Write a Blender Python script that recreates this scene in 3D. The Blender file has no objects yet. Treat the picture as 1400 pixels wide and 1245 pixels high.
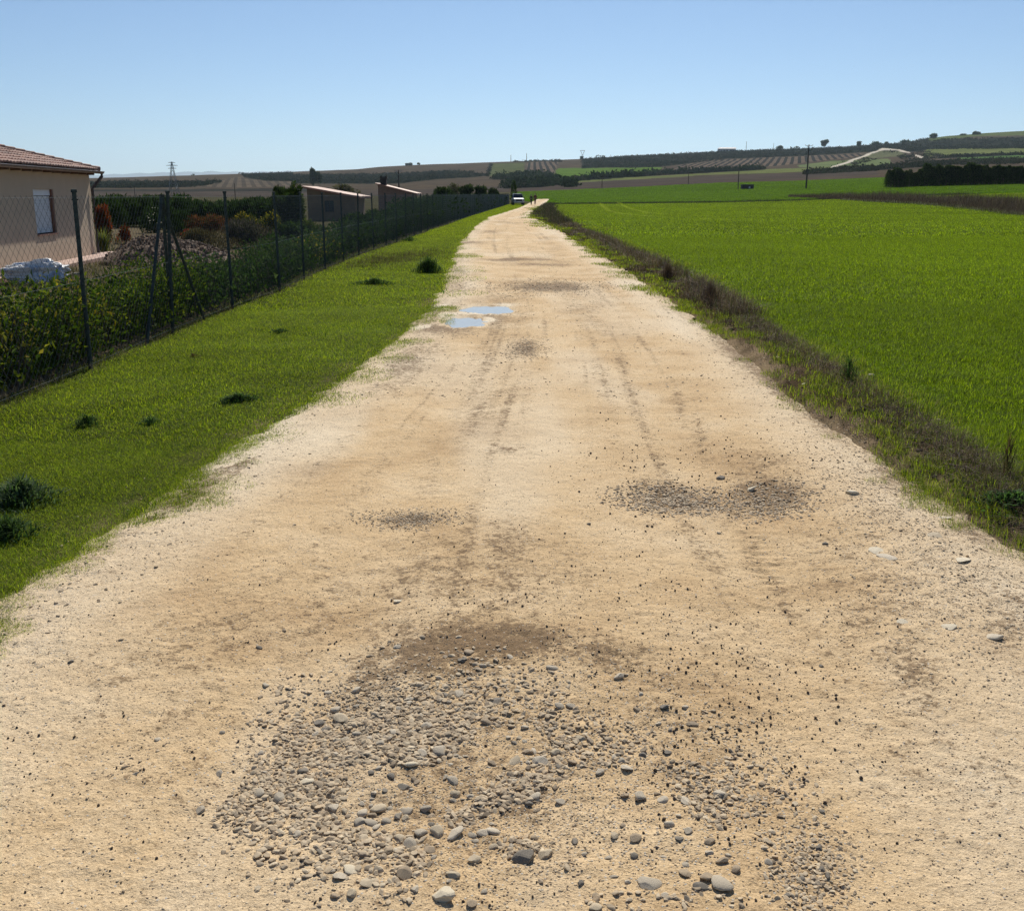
import bpy, math, random
import numpy as np
from math import radians, sin, cos, pi
from mathutils import Vector, Matrix

# ------------------------------------------------------------------ camera, sky, sun
SC = bpy.context.scene
COL = SC.collection
H = 1.8                                   # eye height
PITCH = math.atan(356.5 / 1400.0)
SP, CP = sin(PITCH), cos(PITCH)
cam = bpy.data.cameras.new('camera')
cam.sensor_fit = 'HORIZONTAL'; cam.sensor_width = 36.0; cam.lens = 36.0
cam.clip_start = 0.05; cam.clip_end = 40000
camo = bpy.data.objects.new('camera', cam); COL.objects.link(camo)
camo.location = (0, 0, H); camo.rotation_euler = (pi / 2 - PITCH, 0, 0)
SC.camera = camo

SUN_EL, SUN_AZ = radians(42), radians(5)      # azimuth from +Y, positive towards +X
wd = bpy.data.worlds.new('World'); SC.world = wd; wd.use_nodes = True
wn = wd.node_tree; wn.nodes.clear()
sky = wn.nodes.new('ShaderNodeTexSky'); sky.sky_type = 'NISHITA'; sky.sun_disc = False
sky.sun_elevation = SUN_EL; sky.sun_rotation = SUN_AZ
sky.altitude = 500; sky.air_density = 0.85; sky.dust_density = 0.0; sky.ozone_density = 5.0
bg = wn.nodes.new('ShaderNodeBackground'); bg.inputs[1].default_value = 0.083
wo = wn.nodes.new('ShaderNodeOutputWorld')
wn.links.new(sky.outputs[0], bg.inputs[0]); wn.links.new(bg.outputs[0], wo.inputs[0])
sl = bpy.data.lights.new('sun', 'SUN'); sl.energy = 5.0; sl.angle = radians(0.53); sl.color = (1.0, 0.94, 0.84)
so = bpy.data.objects.new('sun', sl); COL.objects.link(so)
sdir = Vector((sin(SUN_AZ) * cos(SUN_EL), cos(SUN_AZ) * cos(SUN_EL), sin(SUN_EL)))
so.rotation_euler = sdir.to_track_quat('Z', 'Y').to_euler(); so.location = (0, 0, 60)
SC.view_settings.view_transform = 'Standard'; SC.view_settings.look = 'None'
SC.view_settings.exposure = 0.04; SC.view_settings.gamma = 1.0
cy = SC.cycles
cy.max_bounces = 6; cy.diffuse_bounces = 3; cy.glossy_bounces = 2; cy.transmission_bounces = 4
cy.transparent_max_bounces = 8; cy.volume_bounces = 0
cy.use_denoising = True; cy.denoiser = 'OPENIMAGEDENOISE'; cy.denoising_input_passes = 'RGB_ALBEDO_NORMAL'; cy.denoising_prefilter = 'NONE'
SC.render.film_transparent = False

rng = np.random.default_rng(7)
random.seed(7)

# ------------------------------------------------------------------ pixel <-> world
def ray(x, y):
    ry = 1400 * CP + (622.5 - y) * SP
    rz = -1400 * SP + (622.5 - y) * CP
    return (x - 700) / ry, rz / ry
def G(x, y, z0=0.0):
    a, b = ray(x, y); Y = (z0 - H) / b
    return (a * Y, Y, z0)
def At(x, y, Y):
    a, b = ray(x, y)
    return (a * Y, Y, H + b * Y)
def topx(X, Y, Z):
    # numpy friendly projection to photo pixels
    d = Y * CP - (Z - H) * SP
    u = Y * SP + (Z - H) * CP
    d = np.where(d < 0.05, 0.05, d)
    return 700 + 1400 * X / d, 622.5 - 1400 * u / d

# ------------------------------------------------------------------ numpy noise
def _h(ix, iy, s):
    n = (ix.astype(np.int64) * 374761393 + iy.astype(np.int64) * 668265263 + s * 2147483647) & 0xffffffff
    n = ((n ^ (n >> 13)) * 1274126177) & 0xffffffff
    n = (n ^ (n >> 16)) & 0xffffffff
    return n / 4294967295.0
def vnoise(x, y, s=0):
    x = np.asarray(x, float); y = np.asarray(y, float)
    ix = np.floor(x); iy = np.floor(y); fx = x - ix; fy = y - iy
    fx = fx * fx * (3 - 2 * fx); fy = fy * fy * (3 - 2 * fy)
    a = _h(ix, iy, s); b = _h(ix + 1, iy, s); c = _h(ix, iy + 1, s); d = _h(ix + 1, iy + 1, s)
    return (a + (b - a) * fx) * (1 - fy) + (c + (d - c) * fx) * fy
def fbm(x, y, s=0, o=4, g=0.5):
    r = 0; a = 1; t = 0
    for i in range(o):
        r = r + a * (vnoise(x, y, s + i * 17) - 0.5); t += a; a *= g; x = x * 2.03 + 5.1; y = y * 2.03 + 3.7
    return 2 * r / t          # about -1..1
def sstep(a, b, x):
    t = np.clip((x - a) / (b - a), 0, 1); return t * t * (3 - 2 * t)

# ------------------------------------------------------------------ terrain profile
KX = np.array([-900, 0, 150, 300, 450, 600, 700, 800, 900, 1000, 1100, 1200, 1300, 1400, 2300], float)
KU = (KX - 700) / 1445.0
def yz(Y, ys):      # photo rows at depth Y -> heights
    return np.array([At(0, y, Y)[2] for y in ys])
KY = [0., 95.]; KZ = [np.zeros(15), np.zeros(15)]
for Y, ys in [
    (150, [283, 283, 283, 283, 283, 283, 283, 283, 283, 282, 280, 277, 274, 271, 262]),
    (250, [275, 275, 275, 275, 275, 275, 274.3, 272, 269, 267.3, 264.5, 258, 253.5, 249.5, 238]),
    (330, [272, 272, 272, 272, 272, 271, 269.5, 267, 264, 261, 256.5, 250.5, 247.5, 245, 236]),
    (450, [270, 270, 270, 270, 270, 267, 263.5, 259.5, 255, 250, 247.5, 244, 240, 237, 230]),
    (700, [266, 266, 266, 266, 265, 261, 257, 251, 247, 243, 239, 233, 229, 225, 222]),
    (1000, [258, 256, 256, 252, 254, 251, 246, 242, 238.5, 234, 229.5, 223, 218, 214, 210]),
    (1300, [252, 250, 249.5, 245, 245, 240, 236, 231, 228, 225, 219, 213.5, 209, 206, 200]),
    (1600, [246, 246, 246, 240.5, 238, 232, 228, 222, 218.5, 213, 209.5, 204.5, 198, 197, 190]),
    (1900, [246, 245, 242.5, 237.5, 232, 224.5, 221, 216.5, 211, 206.5, 202.5, 197.5, 185, 178.5, 165]),
]:
    KY.append(float(Y)); KZ.append(yz(Y, ys))
zr = KZ[-1].copy()
KY += [2300., 3200.]; KZ += [zr - 14, zr - 60]
KY = np.array(KY); KZ = np.array(KZ)
RU = np.array([(x - 700) / 1445. for x in (-900, 130, 200, 300, 400, 490, 520, 580, 700, 745, 800, 850, 900, 1000, 1100, 1160, 1215, 1235, 1262, 1290, 1330, 1400, 2300)])
RY = [246, 243.5, 241.5, 238.5, 235, 231, 228, 225, 221, 219.5, 217.5, 214, 211.5, 206.5, 203, 200, 197, 195, 189, 185.5, 182.5, 178.5, 160]
RZ = yz(1900, RY)
def zbig(X, Y):
    X = np.asarray(X, float); Y = np.asarray(Y, float)
    sh = X.shape; X = X.ravel(); Y = Y.ravel()
    Yc = np.clip(Y, 0, 3199.)
    u = X / np.maximum(Yc, 90.)
    zz = np.zeros_like(X)
    j = np.clip(np.searchsorted(KY, Yc, side='right') - 1, 0, len(KY) - 2)
    for k in range(len(KY) - 1):
        m = j == k
        if not m.any(): continue
        a = np.interp(u[m], KU, KZ[k]) if KY[k] != 1900 else np.interp(u[m], RU, RZ)
        b = np.interp(u[m], KU, KZ[k + 1]) if KY[k + 1] != 1900 else np.interp(u[m], RU, RZ)
        t = (Yc[m] - KY[k]) / (KY[k + 1] - KY[k])
        zz[m] = a + (b - a) * t
    amp = sstep(450, 900, Yc) * 1.6 * sstep(2100, 1750, Yc)
    zz += amp * fbm(X / 90, Y / 60, 3, 3)
    return zz.reshape(sh)

def curve(pts):     # photo polyline on flat ground -> X(Y)
    w = sorted([G(x, y)[:2] for x, y in pts], key=lambda p: p[1])
    ys = np.array([p[1] for p in w]); xs = np.array([p[0] for p in w])
    return lambda Y: np.interp(Y, ys, xs)
roadL = curve([(0, 855), (60, 803), (150, 745), (225, 697), (300, 642), (350, 604), (400, 572), (450, 537), (480, 517), (520, 487), (548, 467), (565, 452), (590, 427), (603, 410), (612, 385), (620, 360), (632, 332), (650, 310), (668, 297), (700, 288), (724, 280), (738, 275), (745, 272.5)])
roadR = curve([(1400, 755), (1330, 715), (1250, 660), (1180, 607), (1130, 577), (1080, 532), (1040, 497), (990, 462), (950, 437), (900, 402), (860, 377), (820, 350), (780, 326), (745, 306), (722, 296), (728, 289), (741, 282), (752, 275), (758, 272.5)])
fieldL = curve([(1600, 815), (1480, 735), (1400, 680), (1300, 620), (1200, 561), (1100, 497), (1050, 463), (1000, 426), (950, 395), (900, 367), (850, 344), (800, 319), (762, 300), (754, 288), (756, 279), (770, 273)])
fenceX = curve([(120, 508), (248, 450), (324, 420), (387, 397.5), (424, 377.5), (486, 351), (526, 337), (600, 311), (649, 294), (677, 286), (698, 280)])

_ys = np.exp(np.linspace(math.log(1.0), math.log(420.), 500)); _k = np.exp(-(np.arange(-60, 61) / 24.) ** 2); _k /= _k.sum()
_sm = lambda f: np.convolve(np.pad(f(_ys), 60, mode='edge'), _k, 'valid')
_sl, _sr = _sm(roadL), _sm(roadR)
def lane_c(X, Y):
    Yc = np.clip(Y, 1.0, 420.); a = np.interp(Yc, _ys, _sl); b = np.interp(Yc, _ys, _sr); return (X - a) / (b - a)
def berm(X, Y):
    f = fieldL(Y) - X
    b = np.exp(-((f - 0.25) / 0.45) ** 2) * 0.16 * sstep(2, 9, Y) + sstep(0.6, -0.5, f) * 0.07
    return b * sstep(200, 120, Y)
def zg(X, Y):
    X = np.asarray(X, float); Y = np.asarray(Y, float)
    m = sstep(-0.2, 0.8, np.maximum(roadL(Y) - X, X - roadR(Y)))
    z = zbig(X, Y) + berm(X, Y)
    near = sstep(220, 90, np.abs(Y))
    return z + near * m * (0.035 * fbm(X / 1.3, Y / 1.3, 5, 3) + 0.012 * fbm(X * 4, Y * 4, 9, 2))

# ------------------------------------------------------------------ object helpers
def tag(o, label=None, cat=None, group=None, kind=None):
    if label: o['label'] = label
    if cat: o['category'] = cat
    if group: o['group'] = group
    if kind: o['kind'] = kind
    return o
def link(o, parent=None):
    COL.objects.link(o)
    if parent is not None: o.parent = parent
    return o
def mk(name, v, f, mat=None, parent=None, attrs=None, smooth=False, lk=True):
    """mesh object from arrays; f an (n,k) int array or list of such arrays."""
    me = bpy.data.meshes.new(name)
    v = np.ascontiguousarray(v, dtype=np.float32)
    fl = f if isinstance(f, list) else [f]
    fl = [np.asarray(a, dtype=np.int32) for a in fl if len(a)]
    nl = sum(a.size for a in fl); nf = sum(len(a) for a in fl)
    me.vertices.add(len(v)); me.vertices.foreach_set('co', v.ravel())
    me.loops.add(nl); me.polygons.add(nf)
    me.loops.foreach_set('vertex_index', np.concatenate([a.ravel() for a in fl]))
    st = []; c = 0
    for a in fl:
        st.append(np.arange(len(a), dtype=np.int32) * a.shape[1] + c); c += a.size
    me.polygons.foreach_set('loop_start', np.concatenate(st))
    me.update(calc_edges=True)
    me.polygons.foreach_set('use_smooth', np.full(nf, bool(smooth)))
    for k, arr in (attrs or {}).items():
        arr = np.asarray(arr, dtype=np.float32)
        if arr.ndim == 2:
            a = me.attributes.new(k, 'FLOAT_COLOR', 'POINT')
            if arr.shape[1] == 3: arr = np.concatenate([arr, np.ones((len(arr), 1), np.float32)], 1)
            a.data.foreach_set('color', arr.ravel())
        else:
            a = me.attributes.new(k, 'FLOAT', 'POINT'); a.data.foreach_set('value', arr)
    if mat:
        for m in (mat if isinstance(mat, (list, tuple)) else [mat]): me.materials.append(m)
    o = bpy.data.objects.new(name, me)
    if lk: link(o, parent)
    return o
def empty(name, loc, rz=0):
    o = bpy.data.objects.new(name, None); o.location = loc; o.rotation_euler = (0, 0, rz)
    o.empty_display_size = 0.2
    return link(o)
def copy_tree(o, parent=None):
    c = o.copy(); COL.objects.link(c)
    if parent is not None: c.parent = parent
    for ch in list(o.children): copy_tree(ch, c)
    return c
def rotm(rx=0, ry=0, rz=0):
    return np.array(Matrix.Rotation(rz, 3, 'Z') @ Matrix.Rotation(ry, 3, 'Y') @ Matrix.Rotation(rx, 3, 'X'))

class MB:
    """collects shapes, builds one mesh"""
    def __init__(s): s.v = []; s.f = {3: [], 4: []}; s.n = 0; s.ng = []; s.c = []
    def add(s, v, f, col=None):
        v = np.asarray(v, float)
        for a in f:
            a = [i + s.n for i in a]
            if len(a) in s.f: s.f[len(a)].append(a)
            else:
                for k in range(1, len(a) - 1): s.f[3].append([a[0], a[k], a[k + 1]])
        s.v.append(v); s.n += len(v)
        s.c.append(np.tile(np.array(col if col is not None else (1, 1, 1), float), (len(v), 1)))
        return s
    def box(s, c, d, R=None, col=None):
        x, y, z = [a / 2 for a in d]
        v = np.array([(-x, -y, -z), (x, -y, -z), (x, y, -z), (-x, y, -z), (-x, -y, z), (x, -y, z), (x, y, z), (-x, y, z)])
        if R is not None: v = v @ R.T
        return s.add(v + np.array(c), [(0, 3, 2, 1), (4, 5, 6, 7), (0, 1, 5, 4), (1, 2, 6, 5), (2, 3, 7, 6), (3, 0, 4, 7)], col)
    def tube(s, pts, r, n=8, col=None, cap=True):
        pts = [Vector(p) for p in pts]; rs = r if isinstance(r, (list, tuple)) else [r] * len(pts)
        V = []; F = []
        up = Vector((0, 0, 1))
        for i, p in enumerate(pts):
            t = (pts[min(i + 1, len(pts) - 1)] - pts[max(i - 1, 0)]).normalized()
            a = t.cross(up)
            if a.length < 1e-3: a = t.cross(Vector((0, 1, 0)))
            a.normalize(); b = t.cross(a).normalized()
            for k in range(n):
                q = 2 * pi * k / n
                V.append(p + (a * cos(q) + b * sin(q)) * rs[i])
        for i in range(len(pts) - 1):
            for k in range(n):
                k2 = (k + 1) % n
                F.append((i * n + k, i * n + k2, (i + 1) * n + k2, (i + 1) * n + k))
        if cap:
            F.append(tuple(range(n))); F.append(tuple(reversed(range((len(pts) - 1) * n, len(pts) * n))))
        return s.add([tuple(v) for v in V], F, col)
    def build(s, name, mat, parent=None, smooth=False, lk=True):
        fs = [np.array(a, dtype=np.int32) for a in s.f.values() if len(a)]
        o = mk(name, np.concatenate(s.v), fs, mat, parent, {'col': np.concatenate(s.c)}, smooth, lk)
        return o

# ------------------------------------------------------------------ materials
class N:
    def __init__(s, name):
        s.m = bpy.data.materials.new(name); s.m.use_nodes = True; s.t = s.m.node_tree
        s.b = s.t.nodes['Principled BSDF']; s.out = s.t.nodes['Material Output']
    def n(s, ty, **kw):
        o = s.t.nodes.new(ty)
        for k, v in kw.items():
            if k in ('op',): o.operation = v
            elif hasattr(o, k) and not k.startswith('i_'): setattr(o, k, v)
        return o
    def l(s, a, b): s.t.links.new(a, b)
    def noise(s, scale, detail=4, rough=0.55, vec=None, dist=0.0):
        o = s.n('ShaderNodeTexNoise'); o.inputs['Scale'].default_value = scale
        o.inputs['Detail'].default_value = detail; o.inputs['Roughness'].default_value = rough
        o.inputs['Distortion'].default_value = dist
        if vec is not None: s.l(vec, o.inputs['Vector'])
        return o
    def ramp(s, fac, stops):
        o = s.n('ShaderNodeValToRGB'); e = o.color_ramp.elements
        while len(e) < len(stops): e.new(0.5)
        for i, (p, c) in enumerate(stops):
            e[i].position = p; e[i].color = (*c, 1) if len(c) == 3 else c
        s.l(fac, o.inputs[0]); return o
    def mix(s, fac, a, b, mode='MIX'):
        o = s.n('ShaderNodeMix'); o.data_type = 'RGBA'; o.blend_type = mode; o.clamp_result = False
        for sock, val in ((o.inputs[0], fac), (o.inputs[6], a), (o.inputs[7], b)):
            if isinstance(val, (int, float)): sock.default_value = val
            elif isinstance(val, (tuple, list)): sock.default_value = (*val, 1) if len(val) == 3 else val
            else: s.l(val, sock)
        return o.outputs[2]
    def math(s, op, a, b=0.0, c=None, clamp=False):
        o = s.n('ShaderNodeMath'); o.operation = op; o.use_clamp = clamp
        for i, val in enumerate((a, b) if c is None else (a, b, c)):
            if isinstance(val, (int, float)): o.inputs[i].default_value = val
            else: s.l(val, o.inputs[i])
        return o.outputs[0]
    def attr(s, name):
        o = s.n('ShaderNodeAttribute'); o.attribute_name = name; return o
    def bump(s, h, strength=0.5, dist=0.01, prev=None):
        o = s.n('ShaderNodeBump'); o.inputs['Strength'].default_value = strength; o.inputs['Distance'].default_value = dist
        s.l(h, o.inputs['Height'])
        if prev is not None: s.l(prev, o.inputs['Normal'])
        return o.outputs[0]
def simple(name, col, rough=0.7, var=0.15, scale=8, metal=0.0, bump=0.0, spec=None, col2=None):
    q = N(name); tc = q.n('ShaderNodeTexCoord')
    no = q.noise(scale, 5, 0.6, tc.outputs['Object'])
    c2 = col2 or tuple(c * (1 - 2 * var) for c in col)
    r = q.ramp(no.outputs[0], [(0.3, c2), (0.7, tuple(c * (1 + var * .6) for c in col))])
    q.l(r.outputs[0], q.b.inputs['Base Color']); q.b.inputs['Roughness'].default_value = rough
    q.b.inputs['Metallic'].default_value = metal
    if spec is not None: q.b.inputs['Specular IOR Level'].default_value = spec
    if bump:
        q.l(q.bump(no.outputs[0], 0.6, bump), q.b.inputs['Normal'])
    return q.m
def leafmat(name, tint=(1, 1, 1), trans=0.45, rough=0.45, spec=0.35, world=1.5, amount=0.35):
    """vertex colour 'col' times slow noise, part diffuse part translucent"""
    q = N(name); a = q.attr('col'); g = q.n('ShaderNodeNewGeometry'); oi = q.n('ShaderNodeObjectInfo')
    no = q.noise(world, 3, 0.5, g.outputs['Position'])
    v = q.ramp(no.outputs[0], [(0.3, tuple(t * (1 - amount) for t in tint)), (0.7, tuple(t * (1 + amount * .5) for t in tint))])
    c = q.mix(1.0, a.outputs['Color'], v.outputs[0], 'MULTIPLY')
    q.l(c, q.b.inputs['Base Color']); q.b.inputs['Roughness'].default_value = rough
    q.b.inputs['Specular IOR Level'].default_value = spec
    tr = q.n('ShaderNodeBsdfTranslucent')
    c2 = q.mix(1.0, c, (1.15, 1.25, 0.55), 'MULTIPLY'); q.l(c2, tr.inputs[0])
    mx = q.n('ShaderNodeMixShader'); mx.inputs[0].default_value = trans
    q.l(q.b.outputs[0], mx.inputs[1]); q.l(tr.outputs[0], mx.inputs[2]); q.l(mx.outputs[0], q.out.inputs[0])
    return q.m

M_grass = leafmat('grass_blade', trans=0.55, rough=.6, spec=.10, world=0.7, amount=0.22)
M_crop = leafmat('crop_blade', trans=0.58, rough=.6, spec=.08, world=0.12, amount=0.18)
M_leaf = leafmat('leaf', trans=0.38, rough=0.75, spec=0.04)
M_scrub = leafmat('scrub_leaf', trans=0.2, rough=0.9, spec=0.0, world=.02)
M_dry = leafmat('dry_stalk', trans=0.15, rough=0.8, spec=0.1)
M_bark = simple('bark', (0.12, 0.09, 0.065), 0.9, 0.25, 14, bump=0.01)
M_post = simple('post_green_paint', (0.06, 0.075, 0.072), 0.8, 0.25, 30, spec=.1)
M_wire = simple('wire', (0.06, 0.075, 0.07), 0.5, 0.2, 30)
M_wood = simple('pole_wood', (0.07, 0.055, 0.045), 0.85, 0.25, 6)
M_steel = simple('galvanised_steel', (0.2, 0.21, 0.22), 0.5, 0.15, 9, metal=0.4)

def ground_mat():
    q = N('ground_soil'); a = q.attr('land'); g = q.n('ShaderNodeNewGeometry')
    fine = q.noise(38, 6, 0.7, g.outputs['Position']); mid = q.noise(2.2, 5, 0.6, g.outputs['Position'])
    far = q.noise(0.035, 6, 0.65, g.outputs['Position'])
    v1 = q.ramp(fine.outputs[0], [(0.3, (0.55, 0.55, 0.55)), (0.7, (1.3, 1.3, 1.3))])
    v2 = q.ramp(mid.outputs[0], [(0.3, (0.75, 0.78, 0.72)), (0.7, (1.2, 1.17, 1.2))])
    v3 = q.ramp(far.outputs[0], [(0.35, (0.78, 0.8, 0.82)), (0.65, (1.2, 1.17, 1.12))])
    c = q.mix(1.0, a.outputs['Color'], v1.outputs[0], 'MULTIPLY')
    c = q.mix(1.0, c, v2.outputs[0], 'MULTIPLY'); c = q.mix(1.0, c, v3.outputs[0], 'MULTIPLY')
    # vine rows where the mask says so
    ro = q.attr('rows')
    mp = q.n('ShaderNodeVectorRotate'); mp.rotation_type = 'Z_AXIS'; q.l(g.outputs['Position'], mp.inputs['Vector']); q.l(q.attr('rowdir').outputs['Fac'], mp.inputs['Angle'])
    sx = q.n('ShaderNodeSeparateXYZ'); q.l(mp.outputs[0], sx.inputs[0])
    w = q.math('SINE', q.math('MULTIPLY', sx.outputs[0], 2 * pi / 8.5))
    w = q.math('MULTIPLY', q.math('GREATER_THAN', w, 0.1), ro.outputs['Fac'])
    c = q.mix(w, c, (0.035, 0.035, 0.03))
    q.l(c, q.b.inputs['Base Color']); q.b.inputs['Roughness'].default_value = 0.95
    q.b.inputs['Specular IOR Level'].default_value = 0.0
    b1 = q.bump(fine.outputs[0], 0.7, 0.02); q.l(b1, q.b.inputs['Normal'])
    return q.m
M_ground = ground_mat()

def road_mat():
    q = N('dirt_road'); g = q.n('ShaderNodeNewGeometry'); P = g.outputs['Position']
    st = q.attr('stain').outputs['Fac']; pa = q.attr('pale').outputs['Fac']; gr = q.attr('gravel').outputs['Fac']
    n1 = q.noise(1.1, 6, 0.62, P); n2 = q.noise(9, 6, 0.7, P); n3 = q.noise(85, 5, 0.7, P); n4 = q.noise(330, 3, 0.7, P)
    base = q.ramp(n1.outputs[0], [(0.28, (0.50, 0.34, 0.18)), (0.48, (0.675, 0.495, 0.285)), (0.72, (0.78, 0.61, 0.39))])
    c = q.mix(q.math('MULTIPLY', pa, 0.8, clamp=True), base.outputs[0], (0.84, 0.73, 0.55))
    # brown damp earth, broken up by noise
    m = q.math('ADD', st, q.math('MULTIPLY', q.math('SUBTRACT', n2.outputs[0], 0.5), 1.5))
    n25 = q.noise(28, 5, 0.7, P); m = q.math('ADD', m, q.math('MULTIPLY', q.math('SUBTRACT', n3.outputs[0], 0.5), 1.9)); m = q.math('ADD', m, q.math('MULTIPLY', q.math('SUBTRACT', n25.outputs[0], 0.5), 2.0))
    mr = q.n('ShaderNodeMapRange'); mr.interpolation_type = 'SMOOTHSTEP'; mr.inputs[1].default_value = 0.42; mr.inputs[2].default_value = 0.86; q.l(m, mr.inputs[0])
    c = q.mix(q.math('MULTIPLY', mr.outputs[0], .85), c, (0.20, 0.132, 0.075))
    # fine grain contrast
    v3 = q.ramp(n3.outputs[0], [(0.3, (0.48, 0.42, 0.36)), (0.42, (0.90, 0.89, 0.87)), (0.6, (1.08, 1.08, 1.08)), (0.72, (1.3, 1.3, 1.32))])
    c = q.mix(1.0, c, v3.outputs[0], 'MULTIPLY')
    v4 = q.ramp(n4.outputs[0], [(0.3, (0.78, 0.75, 0.72)), (0.7, (1.22, 1.22, 1.22))])
    c = q.mix(1.0, c, v4.outputs[0], 'MULTIPLY')
    # tiny grit: dark and light specks
    vo = q.n('ShaderNodeTexVoronoi'); vo.inputs['Scale'].default_value = 95; q.l(P, vo.inputs['Vector'])
    sp = q.math('LESS_THAN', vo.outputs['Distance'], 0.33)
    sc = q.n('ShaderNodeSeparateColor'); q.l(vo.outputs['Color'], sc.inputs[0])
    dk = q.math('MULTIPLY', sp, q.math('GREATER_THAN', sc.outputs[0], q.math('SUBTRACT', 0.93, q.math('MULTIPLY', q.math('MAXIMUM', st, gr), 0.32))))
    c = q.mix(dk, c, (0.13, 0.10, 0.08))
    lt = q.math('MULTIPLY', sp, q.math('GREATER_THAN', sc.outputs[1], q.math('SUBTRACT', 0.95, q.math('MULTIPLY', gr, 0.3))))
    c = q.mix(lt, c, (0.55, 0.5, 0.42))
    q.l(c, q.b.inputs['Base Color']); q.b.inputs['Roughness'].default_value = 0.95; q.b.inputs['Specular IOR Level'].default_value = 0.12
    b = q.bump(n2.outputs[0], 0.6, 0.025); b = q.bump(n3.outputs[0], 0.8, 0.009, b)
    hh = q.math('MULTIPLY', q.math('SUBTRACT', 0.4, vo.outputs['Distance'], clamp=True), q.math('ADD', 0.25, q.math('MULTIPLY', gr, 1.0)))
    b = q.bump(hh, 0.8, 0.012, b)
    q.l(b, q.b.inputs['Normal'])
    return q.m
M_road = road_mat()

def stone_mat():
    q = N('river_stone'); oi = q.n('ShaderNodeObjectInfo'); tc = q.n('ShaderNodeTexCoord'); g = q.n('ShaderNodeNewGeometry')
    r = q.ramp(oi.outputs['Random'], [(0.0, (0.20, 0.15, 0.10)), (0.25, (0.53, 0.42, 0.285)), (0.5, (0.66, 0.535, 0.37)), (0.75, (0.60, 0.45, 0.285)), (0.9, (0.46, 0.37, 0.26)), (1.0, (0.80, 0.66, 0.46))])
    no = q.noise(45, 5, 0.65, g.outputs['Position'])
    v = q.ramp(no.outputs[0], [(0.3, (0.7, 0.68, 0.66)), (0.7, (1.15, 1.15, 1.12))])
    c = q.mix(1.0, r.outputs[0], v.outputs[0], 'MULTIPLY')
    # dust lying on the upward faces and in the noise
    s = q.n('ShaderNodeSeparateXYZ'); q.l(g.outputs['Normal'], s.inputs[0])
    d = q.math('MULTIPLY', q.math('GREATER_THAN', q.math('ADD', no.outputs[0], 0.0), 0.52), 0.4)
    c = q.mix(d, c, (0.44, 0.35, 0.23))
    q.l(c, q.b.inputs['Base Color']); q.b.inputs['Roughness'].default_value = 0.8
    q.b.inputs['Specular IOR Level'].default_value = 0.25
    q.l(q.bump(no.outputs[0], 0.5, 0.003), q.b.inputs['Normal'])
    return q.m
M_stone = stone_mat()

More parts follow.
